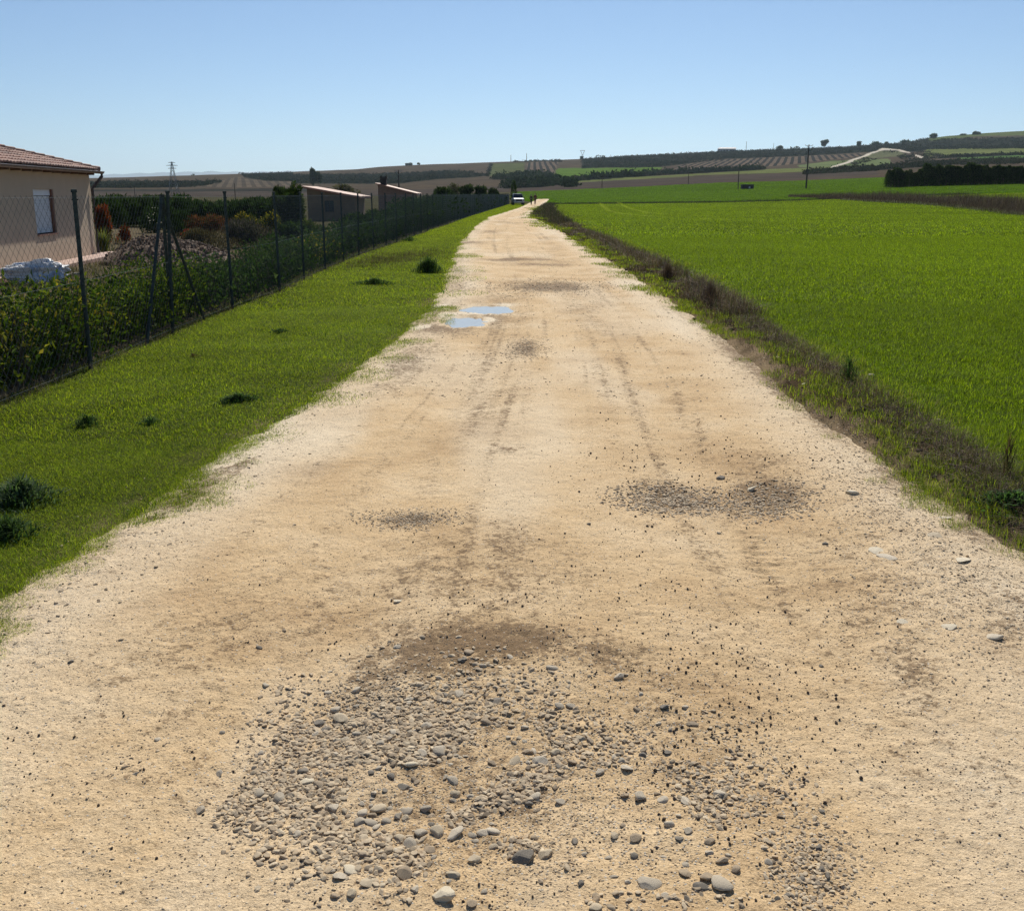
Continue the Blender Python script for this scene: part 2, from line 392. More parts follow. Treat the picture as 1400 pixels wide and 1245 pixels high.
# ------------------------------------------------------------------ land use on the far slopes (photo outline -> real ground)
def inpoly(px, py, poly):
    r = np.zeros(px.shape, bool); n = len(poly); j = n - 1
    for i in range(n):
        xi, yi = poly[i]; xj, yj = poly[j]
        if yi != yj:
            c = ((yi > py) != (yj > py)) & (px < (xj - xi) * (py - yi) / (yj - yi) + xi)
            r ^= c
        j = i
    return r
TAN = (0.095, 0.075, 0.055); SCRUB = (0.032, 0.036, 0.025); GRN = (0.10, 0.17, 0.03); PGRN = (0.15, 0.175, 0.065)
OLIVE = (0.10, 0.115, 0.05); VINE = (0.155, 0.118, 0.09); MID = (0.058, 0.125, 0.004); BRN = (0.085, 0.07, 0.06); WHITE = (0.62, 0.56, 0.47)
PATCH = [  # (polygon in photo pixels, colour, vine-row strength, row direction)
    ([(-900, 270), (-900, 262), (450, 262), (600, 258), (700, 254), (800, 248), (1000, 240), (1200, 231), (1200, 240), (1000, 249), (800, 259), (700, 263), (600, 267), (450, 270)], BRN, 0, 0),
    ([(-900, 262), (-900, 259), (130, 259), (450, 257), (450, 262)], (0.04, 0.04, 0.035), 0, 0),
    ([(120, 250), (170, 248.5), (240, 249.5), (302, 247.5), (302, 250), (265, 256), (180, 257), (120, 257)], SCRUB, 0, 0),
    ([(325, 241.5), (300, 247), (262, 255.5), (330, 256), (400, 256), (405, 248), (365, 248), (342, 245)], (0.13, 0.105, 0.08), 0.55, -0.25),
    ([(330, 239), (400, 236), (400, 243), (405, 248), (365, 247.5), (335, 243)], SCRUB, 0, 0),
    ([(400, 240), (545, 237), (620, 233), (655, 237), (667, 240.5), (640, 243), (600, 245), (545, 251), (400, 251)], SCRUB, 0, 0),
    ([(667, 241), (672, 224), (718, 222), (716, 240)], OLIVE, 0, 0),
    ([(664, 241), (670, 224), (674, 224), (668, 242)], SCRUB, 0, 0),
    ([(718, 240), (721, 222), (765, 221), (757, 240)], VINE, 1.0, 0.02),
    ([(755, 243), (763, 230), (850, 229.5), (905, 229), (900, 234), (830, 239), (765, 243)], GRN, 0, 0),
    ([(673, 246), (680, 241), (720, 238), (756, 240), (750, 244), (700, 246)], SCRUB, 0, 0),
    ([(690, 258), (692, 250), (762, 246), (766, 252), (740, 256)], SCRUB, 0, 0),
    ([(760, 246), (900, 236), (1045, 229.5), (1045, 232), (900, 240), (770, 249)], SCRUB, 0, 0),
    ([(770, 248), (900, 240.5), (1050, 232), (1140, 228), (1145, 234), (1000, 238), (900, 243), (775, 250)], PGRN, 0, 0),
    ([(795, 231), (797, 216), (900, 211), (1000, 206), (1100, 201), (1215, 195), (1262, 189), (1300, 190), (1500, 186), (1500, 202), (1265, 205), (1240, 209), (1180, 208), (1100, 213.5), (1000, 217.5), (938, 224), (900, 229), (860, 229.5), (830, 229)], SCRUB, 0, 0),
    ([(905, 234), (938, 224), (945, 219), (1045, 216), (1180, 209.5), (1178, 214), (1090, 224), (1040, 229), (950, 232)], VINE, 1.0, 0.262),
    ([(1090, 226), (1135, 221), (1170, 218.5), (1215, 217), (1222, 225), (1140, 228), (1095, 229.5)], (0.15, 0.19, 0.085), 0, 0),
    ([(1168, 217), (1200, 206), (1232, 207), (1238, 213), (1205, 216)], (0.16, 0.17, 0.09), 0.5, 0.1),
    ([(1262, 214), (1266, 204), (1500, 198), (1500, 206), (1300, 213)], PGRN, 0, 0),
    ([(1300, 214), (1500, 207), (1500, 218), (1330, 221)], (0.085, 0.15, 0.05), 0, 0),
    ([(1265, 189), (1280, 184), (1500, 174), (1500, 181), (1330, 187), (1275, 193)], (0.12, 0.15, 0.06), 0, 0),
    ([(1280, 217), (1300, 213), (1500, 206), (1500, 208), (1300, 216)], SCRUB, 0, 0),
    ([(1100, 234), (1200, 229), (1320, 221), (1320, 224), (1200, 233), (1100, 238)], SCRUB, 0, 0),
    ([(1135, 229), (1167, 217.2), (1206, 203), (1209, 204.3), (1172, 218), (1140, 230.2)], WHITE, 0, 0),
    ([(1206, 203), (1228, 204), (1245, 208.5), (1244, 210), (1226, 206), (1206, 205)], WHITE, 0, 0),
    ([(1251, 211), (1263, 214.5), (1262, 217), (1250, 213)], WHITE, 0, 0),
]
FAR_GREEN = [(700, 263), (735, 262), (800, 259.3), (900, 254.5), (1000, 249.5), (1100, 247), (1200, 243), (1400, 237), (2300, 232), (2300, 300), (1400, 300), (1200, 281), (1000, 290), (760, 280), (700, 273)]

# ------------------------------------------------------------------ ground sheet and hills
def build_ground():
    NU = 1400
    def s(Y): return np.sqrt(np.maximum(Y, 0) ** 2 + 100.0)
    ys = [-12.0]
    while ys[-1] < 3190:
        Y = ys[-1]
        st = 0.0135 * math.sqrt(max(Y, 0) ** 2 + 100) if Y < 450 else 0.0085 * Y
        ys.append(Y + st)
    ys = np.array(ys); NR = len(ys)
    u = np.linspace(-1.15, 1.15, NU)
    Y = np.repeat(ys[:, None], NU, 1); X = u[None, :] * s(Y)
    Z = zg(X, Y)
    rm = np.maximum(roadL(Y) - X, X - roadR(Y))      # >0 outside the road
    Z = Z - 0.10 * sstep(0.25, -0.5, rm) * (Y < 262)
    px, py = topx(X, Y, zbig(X, Y))
    px = px + 2.2 * fbm(X / 60, Y / 60, 41, 3) * (Y > 400)
    py = py + 0.9 * fbm(X / 50, Y / 50, 47, 3) * (Y > 400)
    land = np.empty(X.shape + (3,)); land[:] = TAN
    rows = np.zeros(X.shape); rdir = np.zeros(X.shape)
    farm = Y > 400
    for poly, c, r, d in PATCH:
        m = inpoly(px, py, poly) & farm & (Y < 2100)
        land[m] = c; rows[m] = r; rdir[m] = d
    nf = Y <= 480
    land[nf & (Y > 60)] = (0.09, 0.085, 0.05)
    m = inpoly(px, py, FAR_GREEN) & nf & (Y > 40); land[m] = MID
    m = nf & (X > fieldL(Y) - 0.15) & (Y < 175); land[m] = (0.06, 0.095, 0.010)
    # darker border line between the crop and the field beyond
    m = nf & (np.abs(Y - (172 + 5 * fbm(X / 20, Y * 0, 3, 2))) < 6) & (X > fieldL(Y)) & (X < 70); land[m] = (0.05, 0.055, 0.025)
    fx = fenceX(Y)
    m = (Y < 200) & (X > fx - 0.2) & (X < roadL(Y) + 0.5); land[m] = (0.06, 0.075, 0.018)
    m = (Y < 175) & (X > roadR(Y) - 0.4) & (X < fieldL(Y) + 0.1 + 0.25 * fbm(X * 2, Y * 2, 77, 2))
    land[m] = (0.085, 0.058, 0.038)
    m = (Y < 60) & (X <= fx - 0.2); land[m] = (0.16, 0.13, 0.085)
    nn = fbm(X * 1.6, Y * 1.1, 201, 4) + .7 * fbm(X * 7, Y * 6, 203, 3)
    for dd, wid in ((roadL(Y) - X, .55), (X - roadR(Y), .2)):      # sand washed off the track onto its edges
        k = (sstep(wid, -.1, dd + .35 * nn) * (dd > -1.2) * (dd < 1.5) * (Y < 240))[..., None]
        land = land * (1 - k) + np.array((0.36, 0.265, 0.165)) * k * (.75 + .4 * fbm(X * 9, Y * 9, 207, 2)[..., None])
    lf = land.reshape(-1, 3)
    idx = np.arange(NR * NU).reshape(NR, NU)
    q = np.stack([idx[:-1, :-1], idx[:-1, 1:], idx[1:, 1:], idx[1:, :-1]], -1)
    V = np.stack([X, Y, Z], -1).reshape(-1, 3)
    cut = int(np.searchsorted(ys, 520))
    def sub(a, b, name):
        f = q[a:b].reshape(-1, 4) - a * NU
        sl_ = slice(a * NU, (b + 1) * NU)
        return mk(name, V[sl_], f, M_ground, None, {'land': lf[sl_], 'rows': rows.ravel()[sl_], 'rowdir': rdir.ravel()[sl_]}, True)
    tag(sub(0, cut, 'ground'), kind='structure', label='flat soil ground under the verge, crop and garden')
    tag(sub(cut, NR - 1, 'hills'), kind='structure', label='low terraced hills of fields, vineyards and scrub on the horizon')
build_ground()

def build_mountain():
    n = 120; Y0 = 22000
    xs = np.linspace(60, 640, n)
    base = np.interp(xs, [60, 130, 200, 290, 330, 420, 520, 640], [240, 239.5, 236.5, 234.5, 235.5, 233.5, 232, 229])
    V = []; 
    for r, (dY, k) in enumerate([(-4500, 0.0), (-1800, 0.55), (0, 1.0), (2500, 0.0)]):
        for i, x in enumerate(xs):
            p = At(x, base[i] + 0.6 * math.sin(i * 0.9) * (1 if 0 < i < n - 1 else 0), Y0)
            V.append((p[0] * (Y0 + dY) / Y0, Y0 + dY + 60 * math.sin(i * 1.7 + r), p[2] * k - (0 if k else 30)))
    F = [(r * n + i, r * n + i + 1, (r + 1) * n + i + 1, (r + 1) * n + i) for r in range(3) for i in range(n - 1)]
    m = simple('mountain', (0.1, 0.11, 0.1), 0.95, 0.2, 0.002)
    tag(mk('mountain', np.array(V), np.array(F), m, smooth=True), kind='structure', label='faint distant mountain ridge in haze')
build_mountain()

# ------------------------------------------------------------------ road
def gauss_px(px, py, cx, cy_, rx, ry, ang=0.0, p=2):
    c, s_ = cos(radians(ang)), sin(radians(ang))
    dx = px - cx; dy = py - cy_
    a = (dx * c + dy * s_) / rx; b = (-dx * s_ + dy * c) / ry
    return np.exp(-(a * a + b * b) ** (p / 2))
STAINS = [  # cx, cy, rx, ry, strength, angle
    (920, 682, 60, 20, .95, 8), (1050, 678, 55, 26, 1.0, 5), (1040, 640, 70, 22, .5, 0), (985, 700, 120, 24, .55, 0),
    (720, 480, 22, 12, .75, 0), (560, 716, 48, 10, .8, 0), (695, 745, 40, 60, .55, 0), (695, 622, 26, 7, .7, 0),
    (600, 900, 90, 34, .95, -12), (700, 885, 130, 24, .9, 0), (830, 905, 90, 30, .8, 10), (900, 960, 70, 70, .55, 30),
    (500, 940, 60, 40, .6, -25), (940, 1010, 80, 90, .45, 30), (780, 990, 120, 50, .35, 0),
    (1030, 770, 22, 60, .5, -20), (1070, 830, 18, 60, .6, -20), (1120, 1190, 60, 60, .5, 0),
    (250, 1050, 260, 120, .33, 0), (1000, 900, 260, 180, .33, 0), (1220, 1080, 200, 150, .28, 0), (720, 790, 200, 60, .34, 0), (140, 930, 170, 60, .34, 0), (480, 800, 160, 40, .3, 0), (620, 1120, 330, 150, .34, 0),
    (330, 880, 190, 60, .42, -10), (200, 980, 160, 60, .35, -10), (560, 870, 70, 18, .4, 0), (880, 800, 120, 40, .25, 0),
    (750, 395, 75, 9, .95, 0), (800, 420, 55, 25, .5, 20), (620, 390, 40, 14, .6, 0), (700, 357, 55, 2.5, .9, 0), (640, 333, 40, 2, .9, 0), (730, 364, 60, 3, .8, 0),
    (640, 436, 75, 24, .75, 0), (560, 495, 60, 26, .6, -30), (520, 530, 60, 24, .4, -30), (700, 410, 60, 10, .5, 0), (610, 455, 60, 10, .8, 0),
    (1010, 490, 60, 12, .6, 35), (1060, 530, 50, 14, .7, 38), (1130, 590, 60, 18, .6, 35), (1230, 660, 80, 24, .6, 35), (1330, 730, 70, 24, .6, 33),
    (1250, 930, 40, 70, .4, -30), (1180, 860, 30, 50, .3, -25), (1380, 880, 60, 90, .35, 0), (960, 610, 16, 60, .4, -15), (930, 560, 10, 40, .4, -12), (640, 590, 18, 70, .3, 22), (590, 640, 20, 70, .25, 25),
    (250, 690, 60, 14, .6, -30), (330, 640, 50, 14, .6, -35), (300, 655, 60, 12, .5, -35), (140, 760, 60, 14, .45, -35), (760, 345, 30, 14, .35, 40), (690, 305, 30, 3, .5, 0), (670, 318, 30, 3, .4, 0),
]
POT = (650, 1075, 330, 160)          # big gravelly pothole, photo pixels
GRAVELS = [(560, 1050, 190, 110, 1.0, 0), (700, 1120, 260, 120, .95, 0), (760, 975, 200, 60, .7, 0), (420, 1080, 160, 60, .7, 0), (940, 1150, 160, 100, .8, 0), (520, 980, 120, 45, .8, -10),
           (970, 690, 130, 26, .7, 0), (1110, 1210, 60, 60, .9, 0), (1290, 780, 130, 70, .55, 30), (1200, 690, 90, 40, .45, 35), (740, 392, 90, 10, .6, 0), (560, 716, 50, 12, .6, 0), (720, 480, 26, 14, .6, 0),
           (320, 660, 70, 20, .4, -35), (100, 830, 120, 25, .3, -35), (900, 1030, 130, 80, .6, 0)]
def road_masks(X, Y, Z=0.0):
    px, py = topx(X, Y, Z)
    stn = np.zeros(np.shape(X)); 
    for cx, c_y, rx, ry, st, an in STAINS:
        stn = np.maximum(stn, st * gauss_px(px, py, cx, c_y, rx, ry, an))
    e = np.minimum(X - roadL(Y), roadR(Y) - X)
    n = fbm(X / 0.9, Y / 2.2, 21, 4)
    cw = lane_c(X, Y)
    lane = sstep(-.1, .6, fbm(cw * 26, Y / 9, 29, 3)) * (np.exp(-((cw - .30) / .13) ** 2) + np.exp(-((cw - .70) / .13) ** 2)) + .5 * sstep(.1, .6, fbm(cw * 40, Y / 5, 30, 3))
    stn = np.maximum(stn, .5 * np.clip(lane, 0, 1) * sstep(3.2, 5.0, Y))
    stn = np.clip(stn + 0.35 * n * (stn > 0.02) + 0.22 * sstep(0.25, 0.75, 0.5 + 0.5 * fbm(X / 0.5, Y / 3.0, 25, 4)), 0, 1)
    gv = np.zeros(np.shape(X))
    for cx, c_y, rx, ry, st, an in GRAVELS:
        gv = np.maximum(gv, st * gauss_px(px, py, cx, c_y, rx, ry, an, 3))
    gv = np.maximum(gv, 0.45 * sstep(0.7, 0.1, e))
    pale = 0.55 * sstep(0.9, 0.2, e) + 0.5 * sstep(0.0, 0.6, fbm(X / 0.8, Y / 3.5, 33, 3))
    for cx, c_y, rx, ry in ((606, 422, 22, 5.5), (573, 450, 22, 6), (667, 440, 14, 6), (612, 436, 22, 6), (640, 432.5, 50, 2), (690, 419, 16, 2.5)):
        pale = np.maximum(pale, (1.35 + .8 * fbm(X * 5, Y * 2.2, 303, 4)) * gauss_px(px, py, cx, c_y, rx, ry, 0, 2))
    stn = np.where(pale > .95, stn * .25, stn)
    return stn, np.clip(gv, 0, 1), np.clip(pale, 0, 1.25), px, py
PUD = []
for cx, c_y, rx, ry in ((661, 424.5, 31, 5.0), (634, 442.5, 24, 6.6)):
    a = G(cx, c_y); PUD.append((a[0], a[1], abs(G(cx + rx, c_y)[0] - a[0]), (G(cx, c_y - ry)[1] - G(cx, c_y + ry)[1]) / 2))
def pud_d(X, Y):
    d = np.full(np.shape(X), 9.0)
    for (a, b, r1, r2) in PUD:
        k = np.sqrt(((X - a) / r1) ** 2 + ((Y - b) / r2) ** 2) + 0.22 * fbm(X * 3.2, Y * 1.3, 61, 4) + .28 * fbm(X * 9, Y * 3.2, 62, 3)
        d = np.minimum(d, k)
    return d
def road_h(X, Y, full=False):
    w0, w1 = roadL(Y), roadR(Y)
    e = np.minimum(X - w0, w1 - X) + 0.16 * fbm(X * 1.1, Y * 0.8, 13, 4) + .10 * fbm(X * 5, Y * 4, 305, 3)
    stn, gv, pale, px, py = road_masks(X, Y)
    h = 0.035 * sstep(-0.25, 0.35, e) - 0.07 * sstep(0.1, -0.5, e)
    c = lane_c(X, Y)
    h = h - 0.03 * (np.exp(-((c - 0.30) / 0.07) ** 2) + np.exp(-((c - 0.70) / 0.07) ** 2)) * (0.7 + 0.5 * fbm(X * 0, Y / 3, 4, 2))
    h = h + 0.012 * fbm(X / 0.8, Y / 1.3, 15, 3) + 0.006 * fbm(X * 6, Y * 6, 16, 3) + 0.0042 * fbm(X * 30, Y * 30, 18, 3) + .004 * fbm(c * 30, Y / 4, 19, 3)
    h = h - 0.03 * gauss_px(px, py, 660, 1050, 330, 150, 0, 4) - 0.022 * gauss_px(px, py, 910, 690, 65, 22, 0, 3) - 0.03 * gauss_px(px, py, 1055, 690, 60, 26, 0, 3)
    h = h + (gv + stn * .8) * (0.007 * fbm(X * 19, Y * 19, 71, 3))
    # tyre tread prints right of the middle
    tr = np.maximum(gauss_px(px, py, 1050, 800, 28, 95, -20, 3), gauss_px(px, py, 955, 600, 13, 70, -16, 3))
    h = h - 0.007 * tr * (np.sin((Y + 0.25 * X) * 2 * pi / 0.085 + 2.5 * fbm(X * 3, Y * 3, 88, 2)) > -.2) * sstep(-.3, .25, fbm(X * 4, Y * 3, 89, 3)) - .004 * tr
    k = pud_d(X, Y)
    h = h - 0.05 * sstep(1.5, 0.85, k)
    h = h + zbig(X, Y) * 1.0 + 0.01
    return h
WATER_Z = None
def build_road():
    NT = 900
    ys = [-10.0]
    while ys[-1] < 262:
        Y = ys[-1]
        ys.append(Y + (0.12 if Y < 1.4 else min(max(Y * Y / 1700.0, 0.006), 1.2)))
    ys = np.array(ys); t = np.linspace(0, 1, NT)
    w0 = roadL(ys) - 0.9; w1 = roadR(ys) + 0.9
    Y = np.repeat(ys[:, None], NT, 1); X = w0[:, None] + (w1 - w0)[:, None] * t[None, :]
    Z = road_h(X, Y)
    stn, gv, pale, px, py = road_masks(X, Y)
    far = (Y > 30); stn = np.where(far, stn * .9, stn)
    k = pud_d(X, Y); stn = np.maximum(stn, 0.0)
    pale = np.where(k < 1.6, np.maximum(pale, sstep(1.6, 1.1, k) * 0.8), pale)
    stn = np.where(k < 1.6, stn * sstep(1.0, 1.7, k), stn); wet = np.exp(-((k - 1.12) / .12) ** 2) * sstep(-.2, .25, fbm(X * 3.5, Y * 1.5, 301, 3)); stn = np.maximum(stn, wet); pale = pale * (1 - wet)
    idx = np.arange(Y.size).reshape(Y.shape)
    q = np.stack([idx[:-1, :-1], idx[:-1, 1:], idx[1:, 1:], idx[1:, :-1]], -1).reshape(-1, 4)
    o = mk('road', np.stack([X, Y, Z], -1).reshape(-1, 3), q, M_road, None, {'stain': stn.ravel(), 'gravel': gv.ravel(), 'pale': pale.ravel()}, True)
    tag(o, 'sandy unpaved track with ruts, damp stains and a gravelly pothole', kind='structure')
build_road()

def build_puddles():
    q = N('puddle_water'); q.b.inputs['Base Color'].default_value = (0.50, 0.46, 0.38, 1); q.b.inputs['Roughness'].default_value = 0.06
    q.b.inputs['IOR'].default_value = 1.33
    g = q.n('ShaderNodeNewGeometry'); no = q.noise(14, 2, 0.5, g.outputs['Position']); q.l(q.bump(no.outputs[0], 0.05, 0.004), q.b.inputs['Normal'])
    for i, (a, b, r1, r2) in enumerate(PUD):
        hs = float(np.min(road_h(np.array([a]), np.array([b]))))
        ring = []
        n = 48
        for k in range(n):
            th = 2 * pi * k / n
            ring.append((a + 1.75 * r1 * cos(th), b + 1.6 * r2 * sin(th)))
        P = np.array(ring); z = 0.0
        # water level: the height the depression has at about 0.8 of its radius
        rr = np.array([(a + .85 * r1 * cos(t), b + .85 * r2 * sin(t)) for t in np.linspace(0, 2 * pi, 60)])
        z = float(np.percentile(road_h(rr[:, 0], rr[:, 1]), 50)) + .018 - i * .0005
        V = [(a, b, z)] + [(x, y, z) for x, y in ring]
        F = [(0, k + 1, (k + 1) % n + 1) for k in range(n)]
        o = mk('puddle', np.array(V), np.array(F), q.m)
        tag(o, kind='structure', label=['upper rain puddle on the track, wider one', 'lower rain puddle on the track, nearer one'][i])
build_puddles()
#@@PART2
# ------------------------------------------------------------------ grass and crop
def surf(x, y):      # top of whatever lies there: the soil or the track's edge
    x = np.asarray(x, float); y = np.asarray(y, float)
    rm = np.maximum(roadL(y) - x, x - roadR(y)); z = zg(x, y) - .10 * sstep(0.25, -0.5, rm) * (y < 262)
    k = (rm < .85) & (y < 255)
    if k.any(): z[k] = np.maximum(z[k], road_h(x[k], y[k]) + .004)
    return z
def blade_arrays(P, h, w, lean, ang, col, segs=2, curl=0.5):
    """merged blades: P (n,3) roots, h,w,lean (n,), ang (n,), col (n,3)"""
    n = len(P); dx = np.cos(ang); dy = np.sin(ang); sx = -dy; sy = dx
    V = []; C = []
    lev = np.linspace(0, 1, segs + 1)
    for j, t in enumerate(lev):
        off = lean * h * t ** (1 + curl); z = h * t * (1 - 0.35 * lean * t)
        ww = w * (1 - t) ** 0.6 * 0.5 if j < segs else 0 * w
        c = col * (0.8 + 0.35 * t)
        if j < segs:
            V.append(np.stack([P[:, 0] + dx * off - sx * ww, P[:, 1] + dy * off - sy * ww, P[:, 2] + z], 1))
            V.append(np.stack([P[:, 0] + dx * off + sx * ww, P[:, 1] + dy * off + sy * ww, P[:, 2] + z], 1)); C += [c, c]
        else:
            V.append(np.stack([P[:, 0] + dx * off, P[:, 1] + dy * off, P[:, 2] + z], 1)); C.append(c)
    k = 2 * segs + 1
    V = np.stack(V, 1).reshape(-1, 3); C = np.stack(C, 1).reshape(-1, 3)
    b = np.arange(n)[:, None] * k
    F = []
    for j in range(segs - 1):
        F.append(b + np.array([2 * j, 2 * j + 1, 2 * j + 3])); F.append(b + np.array([2 * j, 2 * j + 3, 2 * j + 2]))
    j = segs - 1
    F.append(b + np.array([2 * j, 2 * j + 1, 2 * j + 2]))
    return V, np.concatenate(F), np.clip(C, 0, 1)

def clump(name, n, R, h0, h1, w, mat, cols, r, lean=0.6):
    rad = R * np.sqrt(r.random(n)); th = r.random(n) * 2 * pi
    P = np.stack([rad * np.cos(th), rad * np.sin(th), np.full(n, -0.01)], 1)
    h = r.uniform(h0, h1, n) * (0.55 + 0.45 * r.random(n)); c = np.array(cols)[r.integers(0, len(cols), n)] * r.uniform(0.75, 1.25, (n, 1))
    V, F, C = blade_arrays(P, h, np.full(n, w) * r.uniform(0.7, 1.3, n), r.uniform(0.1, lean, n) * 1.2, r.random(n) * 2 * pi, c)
    return mk(name, V, F, mat, None, {'col': C}, lk=False)

def scatter(name, pts, scl, rot, idx, sources, mat=None, label=None, cat=None):
    """one 'stuff' object: a cloud of points that a geometry-nodes modifier turns into instances"""
    me = bpy.data.meshes.new(name)
    me.vertices.add(len(pts)); me.vertices.foreach_set('co', np.ascontiguousarray(pts, np.float32).ravel())
    a = me.attributes.new('scl', 'FLOAT', 'POINT'); a.data.foreach_set('value', scl.astype(np.float32))
    a = me.attributes.new('rot', 'FLOAT_VECTOR', 'POINT'); a.data.foreach_set('vector', np.ascontiguousarray(rot, np.float32).ravel())
    a = me.attributes.new('idx', 'INT', 'POINT'); a.data.foreach_set('value', idx.astype(np.int32))
    o = bpy.data.objects.new(name, me); link(o)
    sc = bpy.data.collections.new(name + '_sources')
    for s_ in sources: sc.objects.link(s_)
    t = bpy.data.node_groups.new(name + '_scatter', 'GeometryNodeTree')
    t.interface.new_socket('Geometry', in_out='INPUT', socket_type='NodeSocketGeometry')
    t.interface.new_socket('Geometry', in_out='OUTPUT', socket_type='NodeSocketGeometry')
    gi = t.nodes.new('NodeGroupInput'); go = t.nodes.new('NodeGroupOutput')
    ip = t.nodes.new('GeometryNodeInstanceOnPoints'); ci = t.nodes.new('GeometryNodeCollectionInfo')
    ci.inputs['Collection'].default_value = sc; ci.inputs['Separate Children'].default_value = True; ci.inputs['Reset Children'].default_value = True
    ip.inputs['Pick Instance'].default_value = True
    def at(nm, ty):
        n = t.nodes.new('GeometryNodeInputNamedAttribute'); n.data_type = ty; n.inputs['Name'].default_value = nm
        return n.outputs[0]
    L = t.links.new
    L(gi.outputs[0], ip.inputs['Points']); L(ci.outputs[0], ip.inputs['Instance'])
    L(at('idx', 'INT'), ip.inputs['Instance Index'])
    er = t.nodes.new('FunctionNodeEulerToRotation'); L(at('rot', 'FLOAT_VECTOR'), er.inputs[0]); L(er.outputs[0], ip.inputs['Rotation'])
    cs = t.nodes.new('ShaderNodeCombineXYZ'); sv = at('scl', 'FLOAT')
    for k in range(3): L(sv, cs.inputs[k])
    L(cs.outputs[0], ip.inputs['Scale']); L(ip.outputs[0], go.inputs[0])
    md = o.modifiers.new('scatter', 'NODES'); md.node_group = t
    tag(o, label, cat, kind='stuff')
    return o

LOD = [(2.0, 7.5, .15, 150, .0026, 1.0), (7.5, 17, .30, 250, .0048, 1.1), (17, 45, .8, 560, .011, 1.15), (45, 175, 2.6, 700, .042, 1.3)]
def jitter_grid(x0, x1, y0, y1, st, r):
    gx, gy = np.meshgrid(np.arange(x0, x1, st), np.arange(y0, y1, st))
    gx = gx.ravel() + r.uniform(-.5, .5, gx.size) * st; gy = gy.ravel() + r.uniform(-.5, .5, gy.size) * st
    return gx, gy
def grow(name, mask, cols, heights, mat, dens, label, lods=LOD, seed=1, lean=.6, xr=(-1, 1)):
    r = np.random.default_rng(seed)
    P = []; S = []; I = []; src = []
    for li, (y0, y1, R, n, w, hk) in enumerate(lods):
        nv = 3
        for k in range(nv):
            src.append(clump('%s_%02d' % (name, li * nv + k), n, R, heights[0] * hk, heights[1] * hk, w, mat, cols, r, lean))
        x, y = jitter_grid(max(xr[0] * (y1 * .62 + 1.5), -200), min(xr[1] * (y1 * .62 + 1.5), 200), y0, y1, R * dens, r)
        m = (np.abs(x) < 0.60 * y + 1.2)
        x = x[m]; y = y[m]
        p = mask(x, y, R)
        k = r.random(len(x)) < p
        x = x[k]; y = y[k]; p = p[k]
        P.append(np.stack([x, y, surf(x, y)], 1)); S.append(r.uniform(0.75, 1.2, len(x)) * (0.55 + 0.45 * np.clip(p, 0, 1))); I.append(li * nv + r.integers(0, nv, len(x)))
    P = np.concatenate(P); S = np.concatenate(S); I = np.concatenate(I)
    rot = np.zeros((len(P), 3)); rot[:, 2] = r.random(len(P)) * 2 * pi
    return scatter(name, P, S, rot, I, src, label=label)

GC = [(0.27, 0.36, 0.016), (0.21, 0.29, 0.016), (0.38, 0.43, 0.025), (0.09, 0.14, 0.02), (0.27, 0.28, 0.05), (0.05, 0.09, 0.02)]
CC = [(0.22, 0.315, 0.008), (0.17, 0.25, 0.008), (0.35, 0.43, 0.016), (0.09, 0.13, 0.008), (0.05, 0.08, 0.008)]
def m_verge(x, y, R):
    d = roadL(y) - x + 0.20 * fbm(x * 1.1, y * .8, 13, 4)
    f = x - fenceX(y)
    d = d + .12 * fbm(x * 4.5, y * 4.5, 36, 3)
    p = sstep(-0.22, 0.22, d - R * .25) * (f > -.05 + R * .35)
    p = p * (0.55 + 0.6 * sstep(-.5, .2, fbm(x * 1.2, y * 1.2, 31, 3)))
    p = p * np.where(d < .55, .35 + .65 * (fbm(x * 2.6, y * 2.6, 37, 3) > -.2), 1.0)
    stray = (d > -0.36) * sstep(-.45, 0, d) * 0.7 * (fbm(x * 2.8, y * 2.8, 35, 3) > 0.16) * (y < 45)
    return np.maximum(p, stray * (f > 0))
VL = LOD[:3] + [(45, 178, .45, 170, .035, 1.2)]
grow('verge_grass', m_verge, GC, (0.022, 0.055), M_grass, 0.34, lods=VL, label= 'short bright green grass on the verge between the fence and the track', seed=11, lean=1.2, xr=(-1, .12))
def m_crop(x, y, R):
    d = x - fieldL(y) + 0.35 * fbm(x * .9, y * .9, 51, 3)
    p = sstep(-0.15, 0.55, d - R * .4)
    dr = (np.abs(((x + 0.12 * y) % 30) - 15) < .0)
    # sparser and patchier close to the bare edge
    p = p * np.where(d < 2.0, 0.55 + 0.45 * sstep(-.3, .2, fbm(x * 1.7, y * 1.7, 57, 3)), 1.0)
    return p * (y < 172) * np.where(fbm(x / 6, y / 6, 58, 3) > .42, .7, 1.0)
grow('young_cereal_crop', m_crop, CC, (0.05, 0.095), M_crop, 0.36, 'dense young green cereal crop filling the field right of the track', seed=12, lean=1.3, xr=(-.02, 1))
def m_far(x, y, R):
    z = zbig(x, y); px, py = topx(x, y, z)
    return (inpoly(px, py, FAR_GREEN) & (px > 728) & ((y > 268) | (x > roadR(y) + R * .9 + .4)) & (px < 1560) & (y > 181)) * np.where(py < 240, 0, 1.0) * (.7 + .3 * (fbm(x / 30, y / 30, 59, 2) > -.2))
grow('far_green_crop', m_far, [(.12, .205, .012), (.10, .175, .012), (.14, .225, .016), (.07, .13, .012)], (.05, .095), M_crop, .5, 'green crop in the field beyond the brown scrub strip and dark margin', lods=[(181, 300, 4.5, 420, .10, 2.2), (300, 452, 7, 420, .16, 3)], seed=17, lean=1.3, xr=(-.05, 1))
